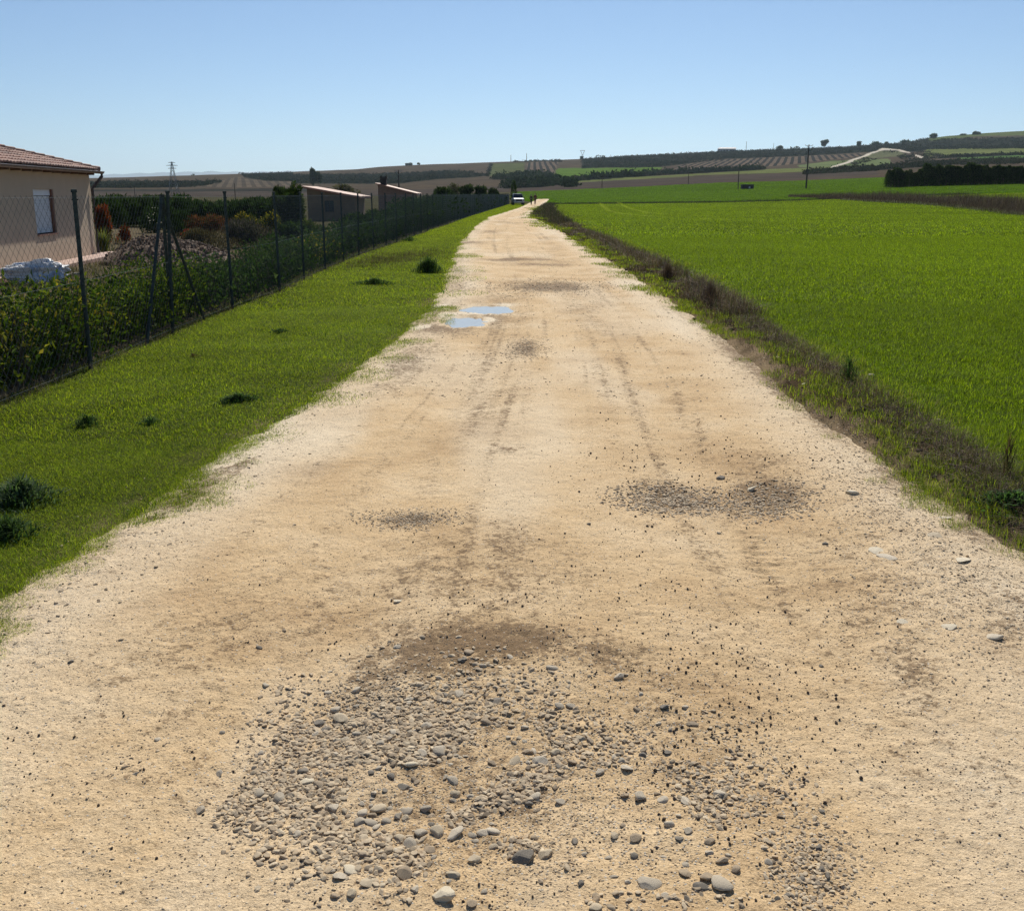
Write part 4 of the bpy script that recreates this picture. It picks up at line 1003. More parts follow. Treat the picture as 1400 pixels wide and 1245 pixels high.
#@@PART3
# ------------------------------------------------------------------ chain link fence
def build_fence():
    root = empty('chain_link_fence', (float(fenceX(10.7)), 10.7, 0))
    tag(root, 'tall green chain link fence with steel posts running beside the verge', 'fence')
    org = np.array(root.location)
    HF = 1.80
    # post stations: 3 m apart along the fence line
    Y = 4.7 - 3 + .05; pts = []
    yy = 10.72 - 3 * 3
    xs = lambda y: float(fenceX(y))
    pts.append((xs(yy), yy))
    while pts[-1][1] < 188:
        y = pts[-1][1]; x = pts[-1][0]; ny = y + 3.0
        for _ in range(4):
            nx = xs(ny); d = math.hypot(nx - x, ny - y); ny = y + (ny - y) * 3.0 / d
        pts.append((xs(ny), ny))
    pm = MB(); pm.tube([(0, 0, -.3), (0, 0, HF + .02)], .0225, 10); pm.tube([(0, 0, HF + .02), (0, 0, HF + .05), (0, 0, HF + .055)], [.032, .03, .01], 10)
    for z in (.1, .95, 1.75): pm.tube([(-.03, 0, z), (.034, 0, z)], .008, 5)
    pme = pm.build('post', M_post, lk=False).data
    # one bay of woven wire, in the local x-z plane
    def bay(cell, wr, n_sides):
        v = []; f = []; L = 3.0
        nx = int(round(L / cell)); nz = int(round((HF - .04) / (cell)))
        cz = (HF - .04) / nz; cx = L / nx
        segs = []
        for i in range(nx):
            for j in range(nz):
                x0, x1 = i * cx, (i + 1) * cx; z0, z1 = .03 + j * cz, .03 + (j + 1) * cz
                if (i + j) % 2 == 0: segs.append(((x0, z0), (x1, z1)))
                else: segs.append(((x0, z1), (x1, z0)))
        for z in (.06, .93, HF - .03): segs += [((i * .5, z), (i * .5 + .5, z)) for i in range(6)]
        S = np.array(segs); a = S[:, 0]; b = S[:, 1]; d = b - a; d /= np.linalg.norm(d, axis=1, keepdims=True); nrm = np.stack([-d[:, 1], d[:, 0]], 1)
        V = []
        for p in (a, b):
            for k in range(3):
                q = 2 * pi * k / 3
                V.append(np.stack([p[:, 0] + nrm[:, 0] * wr * cos(q), np.full(len(p), wr * sin(q)), p[:, 1] + nrm[:, 1] * wr * cos(q)], 1))
        V = np.stack(V, 1).reshape(-1, 3); bs = np.arange(len(S))[:, None] * 6
        F = np.concatenate([bs + np.array([k, (k + 1) % 3, 3 + (k + 1) % 3, 3 + k]) for k in range(3)])
        return mk('wire_mesh', V, F, M_wire, lk=False).data
    near = bay(.055, .00155, 3); mid = bay(.07, .0021, 3); far = bay(.12, .004, 3)
    rr = np.random.default_rng(3)
    for i, (x, y) in enumerate(pts):
        if y > 183 : break
        o = bpy.data.objects.new('post', pme); link(o, root); o.location = Vector((x, y, float(zbig(x, y)))) - Vector(org)
        o.rotation_euler = (rr.normal(0, .012), rr.normal(0, .012), 0)
        if i + 1 < len(pts):
            nx, ny = pts[i + 1]
            w = bpy.data.objects.new('wire_mesh', near if y < 26 else mid if y < 60 else far); link(w, root)
            w.location = Vector((x, y, 0)) - Vector(org); w.rotation_euler = (0, 0, math.atan2(ny - y, nx - x))
    # the braced post (second from the near one): two slanted struts
    k = min(range(len(pts)), key=lambda i: abs(pts[i][1] - 13.72)); x, y = pts[k]
    for bx, by, zt in ((float(fenceX(y - 1.15)) , y - 1.15, 1.77), (float(fenceX(y + 1.5)), y + 1.5, 1.72), (x - .30, y + .9, 1.66)):
        m = MB(); m.tube([(x, y, zt), (bx, by, -.05)], .021, 8); m.tube([(x, y, zt - .02), (x, y, zt + .03)], .036, 8)
        m.v = [v - org for v in m.v]; m.build('brace', M_post, root)
build_fence()

# ------------------------------------------------------------------ foliage helpers
def leaves(C, D, L, W, col, r, fold=.25):
    """leaf quads (folded along the midrib): centres C, directions D, length L, width W"""
    n = len(C); D = D / np.linalg.norm(D, axis=1, keepdims=True)
    up = r.normal(size=(n, 3)); S = np.cross(D, up); S /= np.linalg.norm(S, axis=1, keepdims=True) + 1e-9; Nn = np.cross(S, D)
    L = np.broadcast_to(L, n)[:, None]; W = np.broadcast_to(W, n)[:, None]
    a = C; b = C + D * L * .5 + S * W * .5 + Nn * W * fold; c = C + D * L; d = C + D * L * .5 - S * W * .5 + Nn * W * fold
    V = np.stack([a, b, c, d], 1).reshape(-1, 3); bs = np.arange(n)[:, None] * 4
    F = np.concatenate([bs + np.array([0, 1, 2]), bs + np.array([0, 2, 3])])
    return V, F, np.repeat(col, 4, 0)
def cols_of(pal, n, r, v=.3):
    return np.clip(np.array(pal)[r.integers(0, len(pal), n)] * r.uniform(1 - v, 1 + v, (n, 1)), 0, 1)

LAUREL = [(0.05, 0.085, 0.014), (0.08, 0.125, 0.018), (0.028, 0.05, 0.012), (0.15, 0.175, 0.025)]
YELLOW = [(0.28, 0.22, 0.04), (0.20, 0.19, 0.04)]
def hedge(name, label, y0, y1, off, width, hfun, L, W, dens, pal, seed, ypatch=(), stemmat=M_bark, cat='hedge', wild=.5):
    r = np.random.default_rng(seed); root = empty(name, (float(fenceX(y0)) - off, y0, 0)); org = np.array(root.location)
    tag(root, label, cat)
    n_sh = int((y1 - y0) * dens); V = []; D = []; LL = []; CC = []; st = MB()
    for i in range(n_sh):
        y = y0 + (y1 - y0) * r.random(); x = float(fenceX(y)) - off - width * (r.random() - .5)
        h = hfun(y) * r.uniform(.55, 1.08); lean = r.normal(0, .16, 2)
        n = max(8, int(h * 34 * (.07 / L)))
        t = r.uniform(.04, 1.0, n); sp = .05 + .10 * np.sin(t * pi) ** .5
        c = np.stack([x + lean[0] * h * t + r.normal(0, 1, n) * sp, y + lean[1] * h * t + r.normal(0, 1, n) * sp, h * t], 1)
        d = np.stack([r.normal(0, 1, n), r.normal(0, 1, n), r.uniform(-.2, 1.6, n)], 1)
        V.append(c); D.append(d); cc = cols_of(pal, n, r)
        for (ya, yb, pr) in ypatch:
            if ya < y < yb: k = (r.random(n) < pr) & (t > .45); cc[k] = cols_of(YELLOW, int(k.sum()), r)
        CC.append(cc)
        if i % 3 == 0 and y < 60: st.tube([(x - org[0], y - org[1], 0), (x + lean[0] * h * .5 - org[0], y + lean[1] * h * .5 - org[1], h * .5), (x + lean[0] * h - org[0], y + lean[1] * h - org[1], h * .92)], [.010, .007, .003], 5)
    V = np.concatenate(V); D = np.concatenate(D); CC = np.concatenate(CC)
    a, f, c = leaves(V, D, L * r.uniform(.6, 1.25, len(V)), W * r.uniform(.7, 1.2, len(V)), CC, r)
    mk('foliage', a - org, f, M_leaf, root, {'col': c})
    if st.n: st.build('stem', stemmat, root)
    return root
hedge('hedge', 'low leafy laurel hedge with yellow tips behind the nearest fence posts', 5.5, 16, .62, .85, lambda y: .80 + .12 * math.sin(y * 1.3), .085, .036, 120, LAUREL, 41, ((7.2, 9.8, .6), (5.5, 7, .4), (11, 12.5, .25)))
hedge('hedge', 'low dark glossy hedge continuing past the braced fence post', 16, 30, .6, .8, lambda y: .76 + .14 * math.sin(y * .9), .10, .042, 75, [(.03, .06, .02), (.045, .08, .028), (.06, .085, .05)], 42, ((26, 28.5, .3),))
hedge('hedge', 'tall dark evergreen hedge behind the middle stretch of the fence', 30, 70, .7, .9, lambda y: .9 + .72 * min(1, max(0, (y - 40) / 9)) + .05 * math.sin(y), .18, .08, 26, [(.022, .042, .016), (.035, .06, .022), (.03, .05, .03)], 43)
hedge('hedge', 'tall dark hedge closing the far end of the fence before the parked car', 70, 178, .9, 1.2, lambda y: 1.62 + .06 * math.sin(y * .3), .34, .15, 13, [(.02, .038, .015), (.03, .052, .02)], 44)

def shrub(name, label, X, Y, R, h, pal, n, L, W, seed, z0=0.0, mat=None, cat='shrub', shape='dome', parent_stem=True, up=.5, group=None):
    r = np.random.default_rng(seed); root = empty(name, (X, Y, z0)); tag(root, label, cat, group)
    # several sub clumps so that the outline is uneven
    k = max(5, int(6 + R * 4)); ck = r.normal(size=(k, 3)) * np.array([R * .45, R * .45, 0]); rk = r.uniform(.35, .62, k) * R
    zc = h * r.uniform(.35, .72, k) * np.clip(1.15 - .5 * np.hypot(ck[:, 0], ck[:, 1]) / R, .4, 1)
    w = r.integers(0, k, n); u = r.normal(size=(n, 3)); u /= np.linalg.norm(u, axis=1, keepdims=True); rad = r.uniform(.5, 1.08, n)[:, None]
    sc = np.stack([rk[w], rk[w], np.full(n, h * .36)], 1)
    C = np.stack([ck[w, 0], ck[w, 1], zc[w]], 1) + u * rad * sc
    if shape == 'column': C[:, :2] *= np.clip(1.25 - .9 * C[:, 2:3] / h, .12, 1)
    keep = C[:, 2] > .02; C = C[keep]; u = u[keep]; n = len(C)
    D = u + np.array([0, 0, up]) + r.normal(0, .5, (n, 3))
    a, f, c = leaves(C, D, L * r.uniform(.6, 1.3, n), W * r.uniform(.7, 1.2, n), cols_of(pal, n, r, .35), r)
    mk('foliage', a, f, mat or M_leaf, root, {'col': c})
    if parent_stem:
        m = MB()
        for i in range(5):
            m.tube([(r.normal(0, .04), r.normal(0, .04), -.05), tuple(ck[i] * .4 + np.array([0, 0, zc[i] * .5])), tuple(ck[i] * .85 + np.array([0, 0, zc[i]]))], [.03 * h, .02 * h, .006 * h], 6)
        m.build('stem', M_bark, root)
    return root
def S(name, label, px, ybase, Yd, wpx, hpx, pal, n, L, W, seed, **kw):
    X, Y, Z = At(px, ybase, Yd) if Yd else (*G(px, ybase)[:2], 0)
    R = wpx / 2 / 1440 * Y; h = hpx / 1440 * Y
    return shrub(name, label, X, Y, R, h, pal, n, L, W, seed, z0=max(Z, -.0) if Yd and Y > 150 else 0.0, **kw)
RED = [(0.20, 0.035, 0.02), (0.13, 0.03, 0.02), (0.06, 0.06, 0.02), (0.25, 0.06, 0.03)]
DGR = [(0.025, 0.045, 0.018), (0.035, 0.06, 0.022), (0.02, 0.035, 0.015)]
S('shrub', 'red leaved shrub at the corner of the house', 145, 334, 0, 24, 54, RED, 2600, .10, .05, 1)
S('shrub', 'small bush with crimson leaves in the garden beyond the house corner', 173, 333, 0, 20, 24, RED, 900, .09, .05, 2)
S('shrub', 'brown leaved low bush behind the rubble heap', 276, 341, 0, 62, 28, [(.07, .055, .045), (.05, .045, .035), (.09, .07, .05)], 3200, .09, .035, 3)
S('shrub', 'round lavender bush with grey purple flower spikes', 336, 338, 0, 66, 40, [(.075, .06, .085), (.05, .05, .045), (.10, .085, .115), (.035, .04, .035)], 6000, .12, .03, 4, up=1.4)
S('shrub', 'reddish brown bush behind the brown leaved low bush', 285, 322, 0, 50, 30, [(.12, .045, .03), (.06, .05, .025), (.15, .06, .035)], 2600, .12, .06, 5)
S('shrub', 'bush with yellow flowers behind the lavender', 337, 316, 0, 30, 24, [(.34, .25, .03), (.06, .08, .02), (.08, .1, .03)], 1500, .14, .07, 6)
S('shrub', 'bright yellow flowering shrub right of the lavender', 376, 322, 0, 26, 34, [(.30, .24, .03), (.07, .09, .02), (.05, .07, .02)], 1800, .13, .06, 7)
S('shrub', 'rose bush with pale yellow blooms in the middle of the garden', 215, 318, 0, 34, 36, DGR + [(.045, .08, .025)], 2200, .12, .06, 8)
S('shrub', 'small red flowering plant at the foot of the braced post', 258, 329, 0, 16, 15, [(.28, .03, .03), (.05, .06, .02)], 500, .08, .05, 9)
S('shrub', 'light green willowy shrub in the back garden', 305, 306, 0, 34, 30, [(.09, .14, .05), (.12, .16, .07)], 1600, .16, .05, 10)
S('tree', 'dark leafy fig tree left of the tan shed', 400, 318, 0, 44, 62, DGR + [(.06, .08, .02)], 4200, .2, .1, 11, cat='tree')
S('shrub', 'dark green bush under the dark leafy tree', 395, 338, 0, 46, 34, DGR + [(.05, .08, .02)], 2600, .13, .06, 12)
S('shrub', 'dark bush between rose bush and braced post', 236, 322, 0, 40, 40, DGR, 2600, .13, .06, 13)
S('shrub', 'dark dome shaped bush at the far left of the garden', 162, 312, 0, 34, 34, DGR, 2000, .14, .06, 14)
S('shrub', 'low yellowish green shrub against the hedge left of the shed', 424, 330, 0, 30, 30, [(.09, .11, .03), (.06, .08, .02)], 1600, .12, .05, 15)
# flowers of the rose bush
def blooms(px0, px1, py0, py1, Yd, n, col, label, sz, seed):
    r = np.random.default_rng(seed); m = MB()
    v, f = ICO1
    mat = simple('petal_%d' % seed, col, .6, .1, 20)
    root = None
    for i in range(n):
        p = At(r.uniform(px0, px1), r.uniform(py0, py1), Yd + r.normal(0, .3)); m.add(v * sz * r.uniform(.6, 1.2) * np.array([1, 1, .6]) + np.array(p), [tuple(a) for a in f])
    o = m.build('blossom', mat); return tag(o, label, kind='stuff')
blooms(200, 230, 284, 306, 48.9, 26, (.6, .56, .36), 'pale yellow rose blooms on the rose bush in the middle of the garden', .038, 1)
# spiky yucca at the house corner
X, Y, _ = G(143, 347)
r = np.random.default_rng(8); n = 150
P = np.stack([r.normal(0, .05, n), r.normal(0, .05, n), r.uniform(0, .25, n)], 1)
V, F, C = blade_arrays(P, r.uniform(.5, .85, n), np.full(n, .035), r.uniform(.1, 1.0, n), r.random(n) * 6.28, cols_of([(.12, .15, .05), (.08, .11, .04), (.2, .2, .08)], n, r), 3, .6)
o = mk('yucca', V, F, M_leaf, None, {'col': C}); o.location = (X, Y, 0); tag(o, 'spiky yellow green yucca in front of the red leaved shrub', 'plant')
# back hedges of the garden
def long_hedge(name, label, pts, width, h, n, L, W, pal, seed, hv=.12, z0=None):
    r = np.random.default_rng(seed); pts = np.array(pts, float); seg = np.hypot(*(pts[1:] - pts[:-1]).T); cum = np.r_[0, np.cumsum(seg)]
    s_ = r.random(n) * cum[-1]; x = np.interp(s_, cum, pts[:, 0]); y = np.interp(s_, cum, pts[:, 1]) + r.normal(0, width / 2.5, n)
    hh = h * (1 + hv * fbm(s_ / 1.5, s_ * 0, seed, 3)); z = hh * r.random(n) ** .8
    zb = zbig(x, y) if z0 is None else z0
    C = np.stack([x, y, zb + z], 1); D = r.normal(size=(n, 3)) + np.array([0, 0, .9])
    a, f, c = leaves(C, D, L * r.uniform(.6, 1.3, n), W * r.uniform(.7, 1.2, n), cols_of(pal, n, r, .35), r)
    root = empty(name, (pts[0][0], pts[0][1], 0)); tag(root, label, 'hedge'); mk('foliage', a - np.array(root.location), f, M_leaf, root, {'col': c})
    return root
def XY(px, Y): a = At(px, 266, Y); return (a[0], Y)
long_hedge('hedge', 'long tall dark hedge across the back of the garden', [XY(130, 62), XY(260, 60), XY(408, 58)], 1.6, 1.45, 16000, .24, .1, DGR + [(.04, .07, .03)], 61, .3)
long_hedge('hedge', 'darker hedge in front of the tan shed', [XY(470, 52), XY(520, 58), XY(575, 66)], 1.4, .75, 3000, .2, .09, DGR, 62, .3)
r = np.random.default_rng(66)
# dry garden grass
def garden_pts(n):
    px = r.uniform(-20, 520, n); py = r.uniform(326, 400, n); tx, tz = ray(px, py); Y = -H / tz; X = tx * Y
    k = (X < fenceX(Y) - 1.2) & (Y > 12) & (X > -11.0 - (Y > 31.5) * 9); return np.stack([X[k], Y[k]], 1)
g1 = garden_pts(16000)
stalks('garden_grass', g1, r.uniform(.05, .30, len(g1)), .0011 * g1[:, 1] * .55, [(.20, .17, .10), (.12, .13, .05), (.26, .22, .14), (.09, .10, .04)], 'dry mixed grass and weeds on the garden ground behind the fence', 67, lean=1.2)

# ------------------------------------------------------------------ rubble heap
def heap():
    X, Y, _ = G(222, 362); n = 90
    gx, gy = np.meshgrid(np.linspace(-1, 1, n), np.linspace(-1, 1, n)); d = np.sqrt(gx ** 2 + gy ** 2)
    ang = math.radians(0)
    h = .72 * np.clip(1 - d, 0, 1) ** .9 * (1 + .35 * fbm(gx * 2, gy * 2, 5, 4)) + .34 * np.clip(1 - np.hypot(gx + .45, gy + .3) * 1.8, 0, 1) + .05 * fbm(gx * 9, gy * 9, 8, 3) * (d < 1) - .06 * (d > .98)
    V = np.stack([gx * 1.9, gy * 2.1, h - .02], -1).reshape(-1, 3); idx = np.arange(n * n).reshape(n, n)
    q = np.stack([idx[:-1, :-1], idx[:-1, 1:], idx[1:, 1:], idx[1:, :-1]], -1).reshape(-1, 4)
    o = mk('rubble_heap', V, q, simple('heap_soil', (.19, .12, .075), .95, .35, 9, bump=.03), smooth=True); o.location = (X, Y + .9, 0)
    tag(o, 'mound of brown earth and stones in the garden behind the braced fence post', 'heap')
    r = np.random.default_rng(9); m = 1900; a = r.normal(0, .42, (m, 2)); a = a[(a ** 2).sum(1) < .95]
    i = ((a[:, 0] + 1) / 2 * (n - 1)).astype(int); j = ((a[:, 1] + 1) / 2 * (n - 1)).astype(int)
    P = np.stack([a[:, 0] * 1.9 + X, a[:, 1] * 2.1 + Y + .9, h[j, i] + .01], 1)
    ss = [stone_src('heap_stone_%02d' % k, 290 + k, .9, 2, .7, simple('heap_stone_%d' % k, c, .9, .2, 20)) for k, c in enumerate([(.23, .145, .09), (.15, .10, .065), (.33, .24, .16)])]
    scatter('heap_stones', P, .02 + .06 * r.random(len(P)) ** 3, r.normal(0, 1, (len(P), 3)), r.integers(0, 3, len(P)), ss, label='stones and lumps covering the mound of earth')
heap()

# ------------------------------------------------------------------ house
def house():
    c1 = At(132, 345, 31.0); c0 = At(0, 371, 23.4)
    cx, cy_ = c1[0], 31.0
    ang = math.atan2(c0[1] - cy_, c0[0] - cx)          # along the wall, towards the camera
    root = empty('house', (cx, cy_, 0), ang)           # local +x runs along the road wall, local +y out to the road?
    tag(root, 'single storey beige rendered house with brown tiled hip roof at the left edge', 'house')
    # local frame: x along wall towards camera, y: which side is the road?
    L = 11.0; Dp = 8.0; HT = 2.42; T = .28
    R = Matrix.Rotation(ang, 3, 'Z'); ydir = R @ Vector((0, 1, 0))
    s_ = 1 if ydir.x > 0 else -1                       # +s_*y faces the road
    wall = simple('beige_render', (.50, .39, .275), .92, .05, 1.5)
    def wx(px):      # distance along the wall where photo column px meets it
        a, _ = ray(px, 290); d = R @ Vector((1, 0, 0))
        # (cx + t d.x) = a (cy + t d.y)
        return (a * cy_ - cx) / (d.x - a * d.y)
    w_hi, w_lo = wx(48), wx(75.5)                      # window, far and near jambs (x from corner)
    w0, w1 = min(w_hi, w_lo), max(w_hi, w_lo)
    z0, z1 = .80, 1.93
    m = MB()
    y = -s_ * T / 2
    m.box((w0 / 2, y, HT / 2), (w0, T, HT)); m.box(((w1 + L) / 2, y, HT / 2), (L - w1, T, HT))
    m.box(((w0 + w1) / 2, y, z0 / 2), (w1 - w0, T, z0)); m.box(((w0 + w1) / 2, y, (z1 + HT) / 2), (w1 - w0, T, HT - z1))
    m.box((T / 2, -s_ * (T + (Dp - T) / 2), HT / 2), (T, Dp - T, HT)); m.box((L - T / 2, -s_ * (T + (Dp - T) / 2), HT / 2), (T, Dp - T, HT))
    m.box((L / 2, -s_ * (Dp - T / 2), HT / 2), (L - 2 * T, T, HT))
    m.build('wall', wall, root)
    # window: roller shutter in a reveal, brown jamb strips with painted shade, sill
    W = MB(); wc = (w0 + w1) / 2; ww = w1 - w0
    for k in range(24):
        zz = z0 + .05 + (z1 - z0 - .22) * (k + .5) / 24; W.box((wc + .03, -s_ * .09, zz), (ww - .14, .014, (z1 - z0 - .22) / 24 * .88))
    win = W.build('window', simple('white_shutter', (.68, .70, .72), .5, .06, 10), root)
    b = MB(); b.box((wc + .03, -s_ * .085, z1 - .08), (ww - .12, .05, .155)); b.build('shutter_box', simple('white_box', (.7, .71, .72), .5, .05, 10), win)
    fr = MB(); brown = simple('brown_frame', (.16, .07, .04), .5, .1, 10)  # shadow in the far reveal is put into this dark brown
    fr.box((w0 + .045, -s_ * .11, (z0 + z1) / 2), (.085, .20, z1 - z0 - .004)); fr.box((w1 - .02, -s_ * .10, (z0 + z1) / 2), (.035, .06, z1 - z0 - .004))
    fr.build('frame', brown, win)
    si = MB(); si.box((wc, -s_ * .07, z0 + .012), (ww - .004, .22, .02)); si.build('sill', simple('sill_tile', (.28, .12, .08), .6, .1, 10), win)
    # hip roof, barrel tiles
    oh = .24; ze = HT + .05; sl = math.tan(radians(15)); hw = Dp / 2 + oh
    zr_ = ze + sl * hw
    roof = MB(); x0, x1 = -oh, L + oh; yf, yb = s_ * oh, -s_ * (Dp + oh); ym = -s_ * Dp / 2
    A = [(x0, yf, ze), (x1, yf, ze), (x1, yb, ze), (x0, yb, ze), (x0 + hw, ym, zr_), (x1 - hw, ym, zr_)]
    F = [(0, 1, 5, 4), (1, 2, 5), (2, 3, 4, 5), (3, 0, 4)]
    roof.add(np.array(A), F); roof.add(np.array(A) - np.array([0, 0, .07]), [tuple(reversed(f)) for f in F])
    tile_c = [(.34, .185, .135), (.28, .15, .115), (.40, .235, .17), (.25, .15, .12)]
    rr = np.random.default_rng(4)
    def tiles(O, U, Vv, ulen, vlen, inside):
        U = np.array(U); Vv = np.array(Vv); Nn = np.cross(U, Vv); Nn *= np.sign(Nn[2]); tw, tl = .21, .34
        for j in range(int(vlen / tl) + 1):
            for i in range(int(ulen / tw)):
                u = (i + .5) * tw; v = j * tl
                if not inside(u, v + tl * .5): continue
                lift = .012 + rr.normal(0, .003); pts = []
                for e, (vv, li) in enumerate(((v - .03, lift + .028), (v + tl, lift))):
                    for k in range(6):
                        t = pi * k / 5; pts.append(np.array(O) + U * (u - cos(t) * tw * .5) + Vv * vv + Nn * (li + sin(t) * .05))
                c = np.array(tile_c[rr.integers(0, 4)]) * rr.uniform(.8, 1.15)
                roof.add(np.array(pts), [(k, k + 1, k + 7, k + 6) for k in range(5)] + [(5, 4, 3, 2, 1, 0)], c)
    vl = math.hypot(hw, hw * sl); cu = hw / vl; su = hw * sl / vl
    tiles((x0, yf, ze), (1, 0, 0), (0, -s_ * cu, su), x1 - x0, vl, lambda u, v: v * cu < u and v * cu < (x1 - x0) - u and v < vl)
    tiles((x0, yf, ze), (0, -s_, 0), (cu, 0, su), 2 * hw, vl, lambda u, v: v * cu < u and v * cu < 2 * hw - u and v < vl)
    q = N('roof_tile'); q.l(q.attr('col').outputs['Color'], q.b.inputs['Base Color']); q.b.inputs['Roughness'].default_value = .75
    rf = roof.build('roof', q.m, root)
    # hip ridge tiles
    hp = MB(); n = 22
    for k in range(n):
        a = Vector(A[0]).lerp(Vector(A[4]), k / n) + Vector((0, 0, .05)); b_ = Vector(A[0]).lerp(Vector(A[4]), (k + 1.08) / n) + Vector((0, 0, .04)); hp.tube([a, b_], [.085, .07], 8)
    hp.build('ridge_tile', simple('ridge_tile', (.32, .19, .14), .75, .15, 12), rf)
    # rafters, gutter, downpipe
    rwood = simple('rafter_wood', (.10, .06, .04), .8, .2, 10)
    for k in range(15):
        rb = MB(); rb.box((.25 + k * .75, s_ * .11, ze - .09), (.07, .21, .07)); rb.build('rafter_tail', rwood, root)
    gt = MB(); nn = 9; gy = s_ * (oh + .065); gz = ze - .02
    pr = [(gy + s_ * .065 * math.cos(t), gz - .065 * math.sin(t)) for t in np.linspace(0, pi, nn)]
    v = [(x0 - .05, a, b_) for a, b_ in pr] + [(x1, a, b_) for a, b_ in pr]
    gt.add(v, [(k, k + 1, nn + k + 1, nn + k) for k in range(nn - 1)] + [tuple(range(nn))]); gt.tube([(x0 - .05, gy + s_ * .065, gz), (x1, gy + s_ * .065, gz)], .009, 6)
    gt.build('gutter', simple('gutter_metal', (.20, .15, .13), .45, .1, 10, metal=.3), root)
    dp = MB(); dx = x0 + .03
    dp.tube([(dx, gy, gz - .05), (dx, gy, gz - .13), (.05, s_ * .07, gz - .48), (.05, s_ * .07, .12)], .045, 10); dp.build('downpipe', simple('downpipe_paint', (.07, .055, .05), .5, .1, 10), root)
    # tiled kerb path round the foot of the house
    pv = MB(); pv.box((L / 2 - .5, s_ * .34, .05), (L + 1.3, .66, .10)); pv.box((-.36, -s_ * 3, .05), (.66, 6.0, .098))
    q = N('pink_paving'); g = q.n('ShaderNodeTexCoord'); br = q.n('ShaderNodeTexBrick'); br.inputs['Color1'].default_value = (.50, .33, .26, 1); br.inputs['Color2'].default_value = (.42, .27, .21, 1); br.inputs['Mortar'].default_value = (.3, .26, .22, 1)
    br.offset = 0; br.inputs['Scale'].default_value = 1; br.inputs['Brick Width'].default_value = .3; br.inputs['Row Height'].default_value = .3; br.inputs['Mortar Size'].default_value = .006
    q.l(g.outputs['Object'], br.inputs['Vector']); q.l(br.outputs[0], q.b.inputs['Base Color']); q.b.inputs['Roughness'].default_value = .6
    po = pv.build('house_path', q.m); po.location = root.location; po.rotation_euler = root.rotation_euler
    tag(po, 'pink tiled pavement strip along the foot of the beige house', 'pavement')
house()
# white builder's bag full of debris lying by the house
def bag():
    p = G(42, 388); n = 90; m = 50
    th = np.linspace(0, 2 * pi, n, endpoint=False); ph = np.linspace(-pi / 2, pi / 2, m)
    T, Pp = np.meshgrid(th, ph)
    def sup(c, e): return np.sign(c) * np.abs(c) ** e
    x = sup(np.cos(Pp), .5) * sup(np.cos(T), .6); y = sup(np.cos(Pp), .5) * sup(np.sin(T), .6); z = sup(np.sin(Pp), .6)
    k = 1 + .30 * fbm(T * 1.2 + 3, Pp * 2.2, 5, 4) + .16 * (1 - 2 * np.abs(fbm(x * 4, y * 4 + z * 4, 9, 3))) - .1
    z2 = z * (1 + .25 * np.sin(x * 2.3 + .7))
    V = np.stack([x * .66 * k, y * .36 * k, .20 + .20 * z2 * k], -1).reshape(-1, 3); V[:, 2] = np.maximum(V[:, 2], 0)
    idx = np.arange(n * m).reshape(m, n); q = np.stack([idx[:-1], np.roll(idx, -1, 1)[:-1], np.roll(idx, -1, 1)[1:], idx[1:]], -1).reshape(-1, 4)
    mt = N('woven_plastic'); tc = mt.n('ShaderNodeTexCoord'); no = mt.noise(3.2, 5, .6, tc.outputs['Object'], .6)
    rp = mt.ramp(no.outputs[0], [(.42, (.62, .63, .65)), (.54, (.72, .72, .72)), (.62, (.30, .42, .62)), (.68, (.68, .68, .69))]); mt.l(rp.outputs[0], mt.b.inputs['Base Color']); mt.b.inputs['Roughness'].default_value = .45
    n2 = mt.noise(11, 4, .6, tc.outputs['Object']); mt.l(mt.bump(n2.outputs[0], .8, .03), mt.b.inputs['Normal'])
    o = mk('debris_sack', V, q, mt.m, smooth=True); o.location = (p[0], p[1] + .2, 0); o.rotation_euler = (0, 0, .25)
    tag(o, 'crumpled white and blue plastic sack of debris lying beside the house wall', 'sack')
    b = MB(); b.tube([(.62, .1, .0), (.45, .15, .36)], .018, 6); so_ = b.build('stake', M_bark); so_.location = o.location; tag(so_, 'dark rusty stake stuck in the ground beside the white sack', 'stake')
    for i, (a, c, w, l, rz) in enumerate([(100, 378, .5, .12, .3), (82, 386, .35, .16, -.2), (147, 350, .5, .2, .1)]):
        q_ = G(a, c); s = MB(); s.box((0, 0, .03), (w, l, .05)); s.box((w * .2, l * .1, .07), (w * .5, l * .7, .03)); e = s.build('broken_slab', simple('slab_%d' % i, (.55, .5, .45), .8, .15, 10)); e.location = q_; e.rotation_euler = (0, 0, rz)
        tag(e, ['broken pale slab lying between the sack and the nearest post', 'small broken slab touching the white sack', 'pale slab on the ground at the house corner'][i], 'slab')
bag()

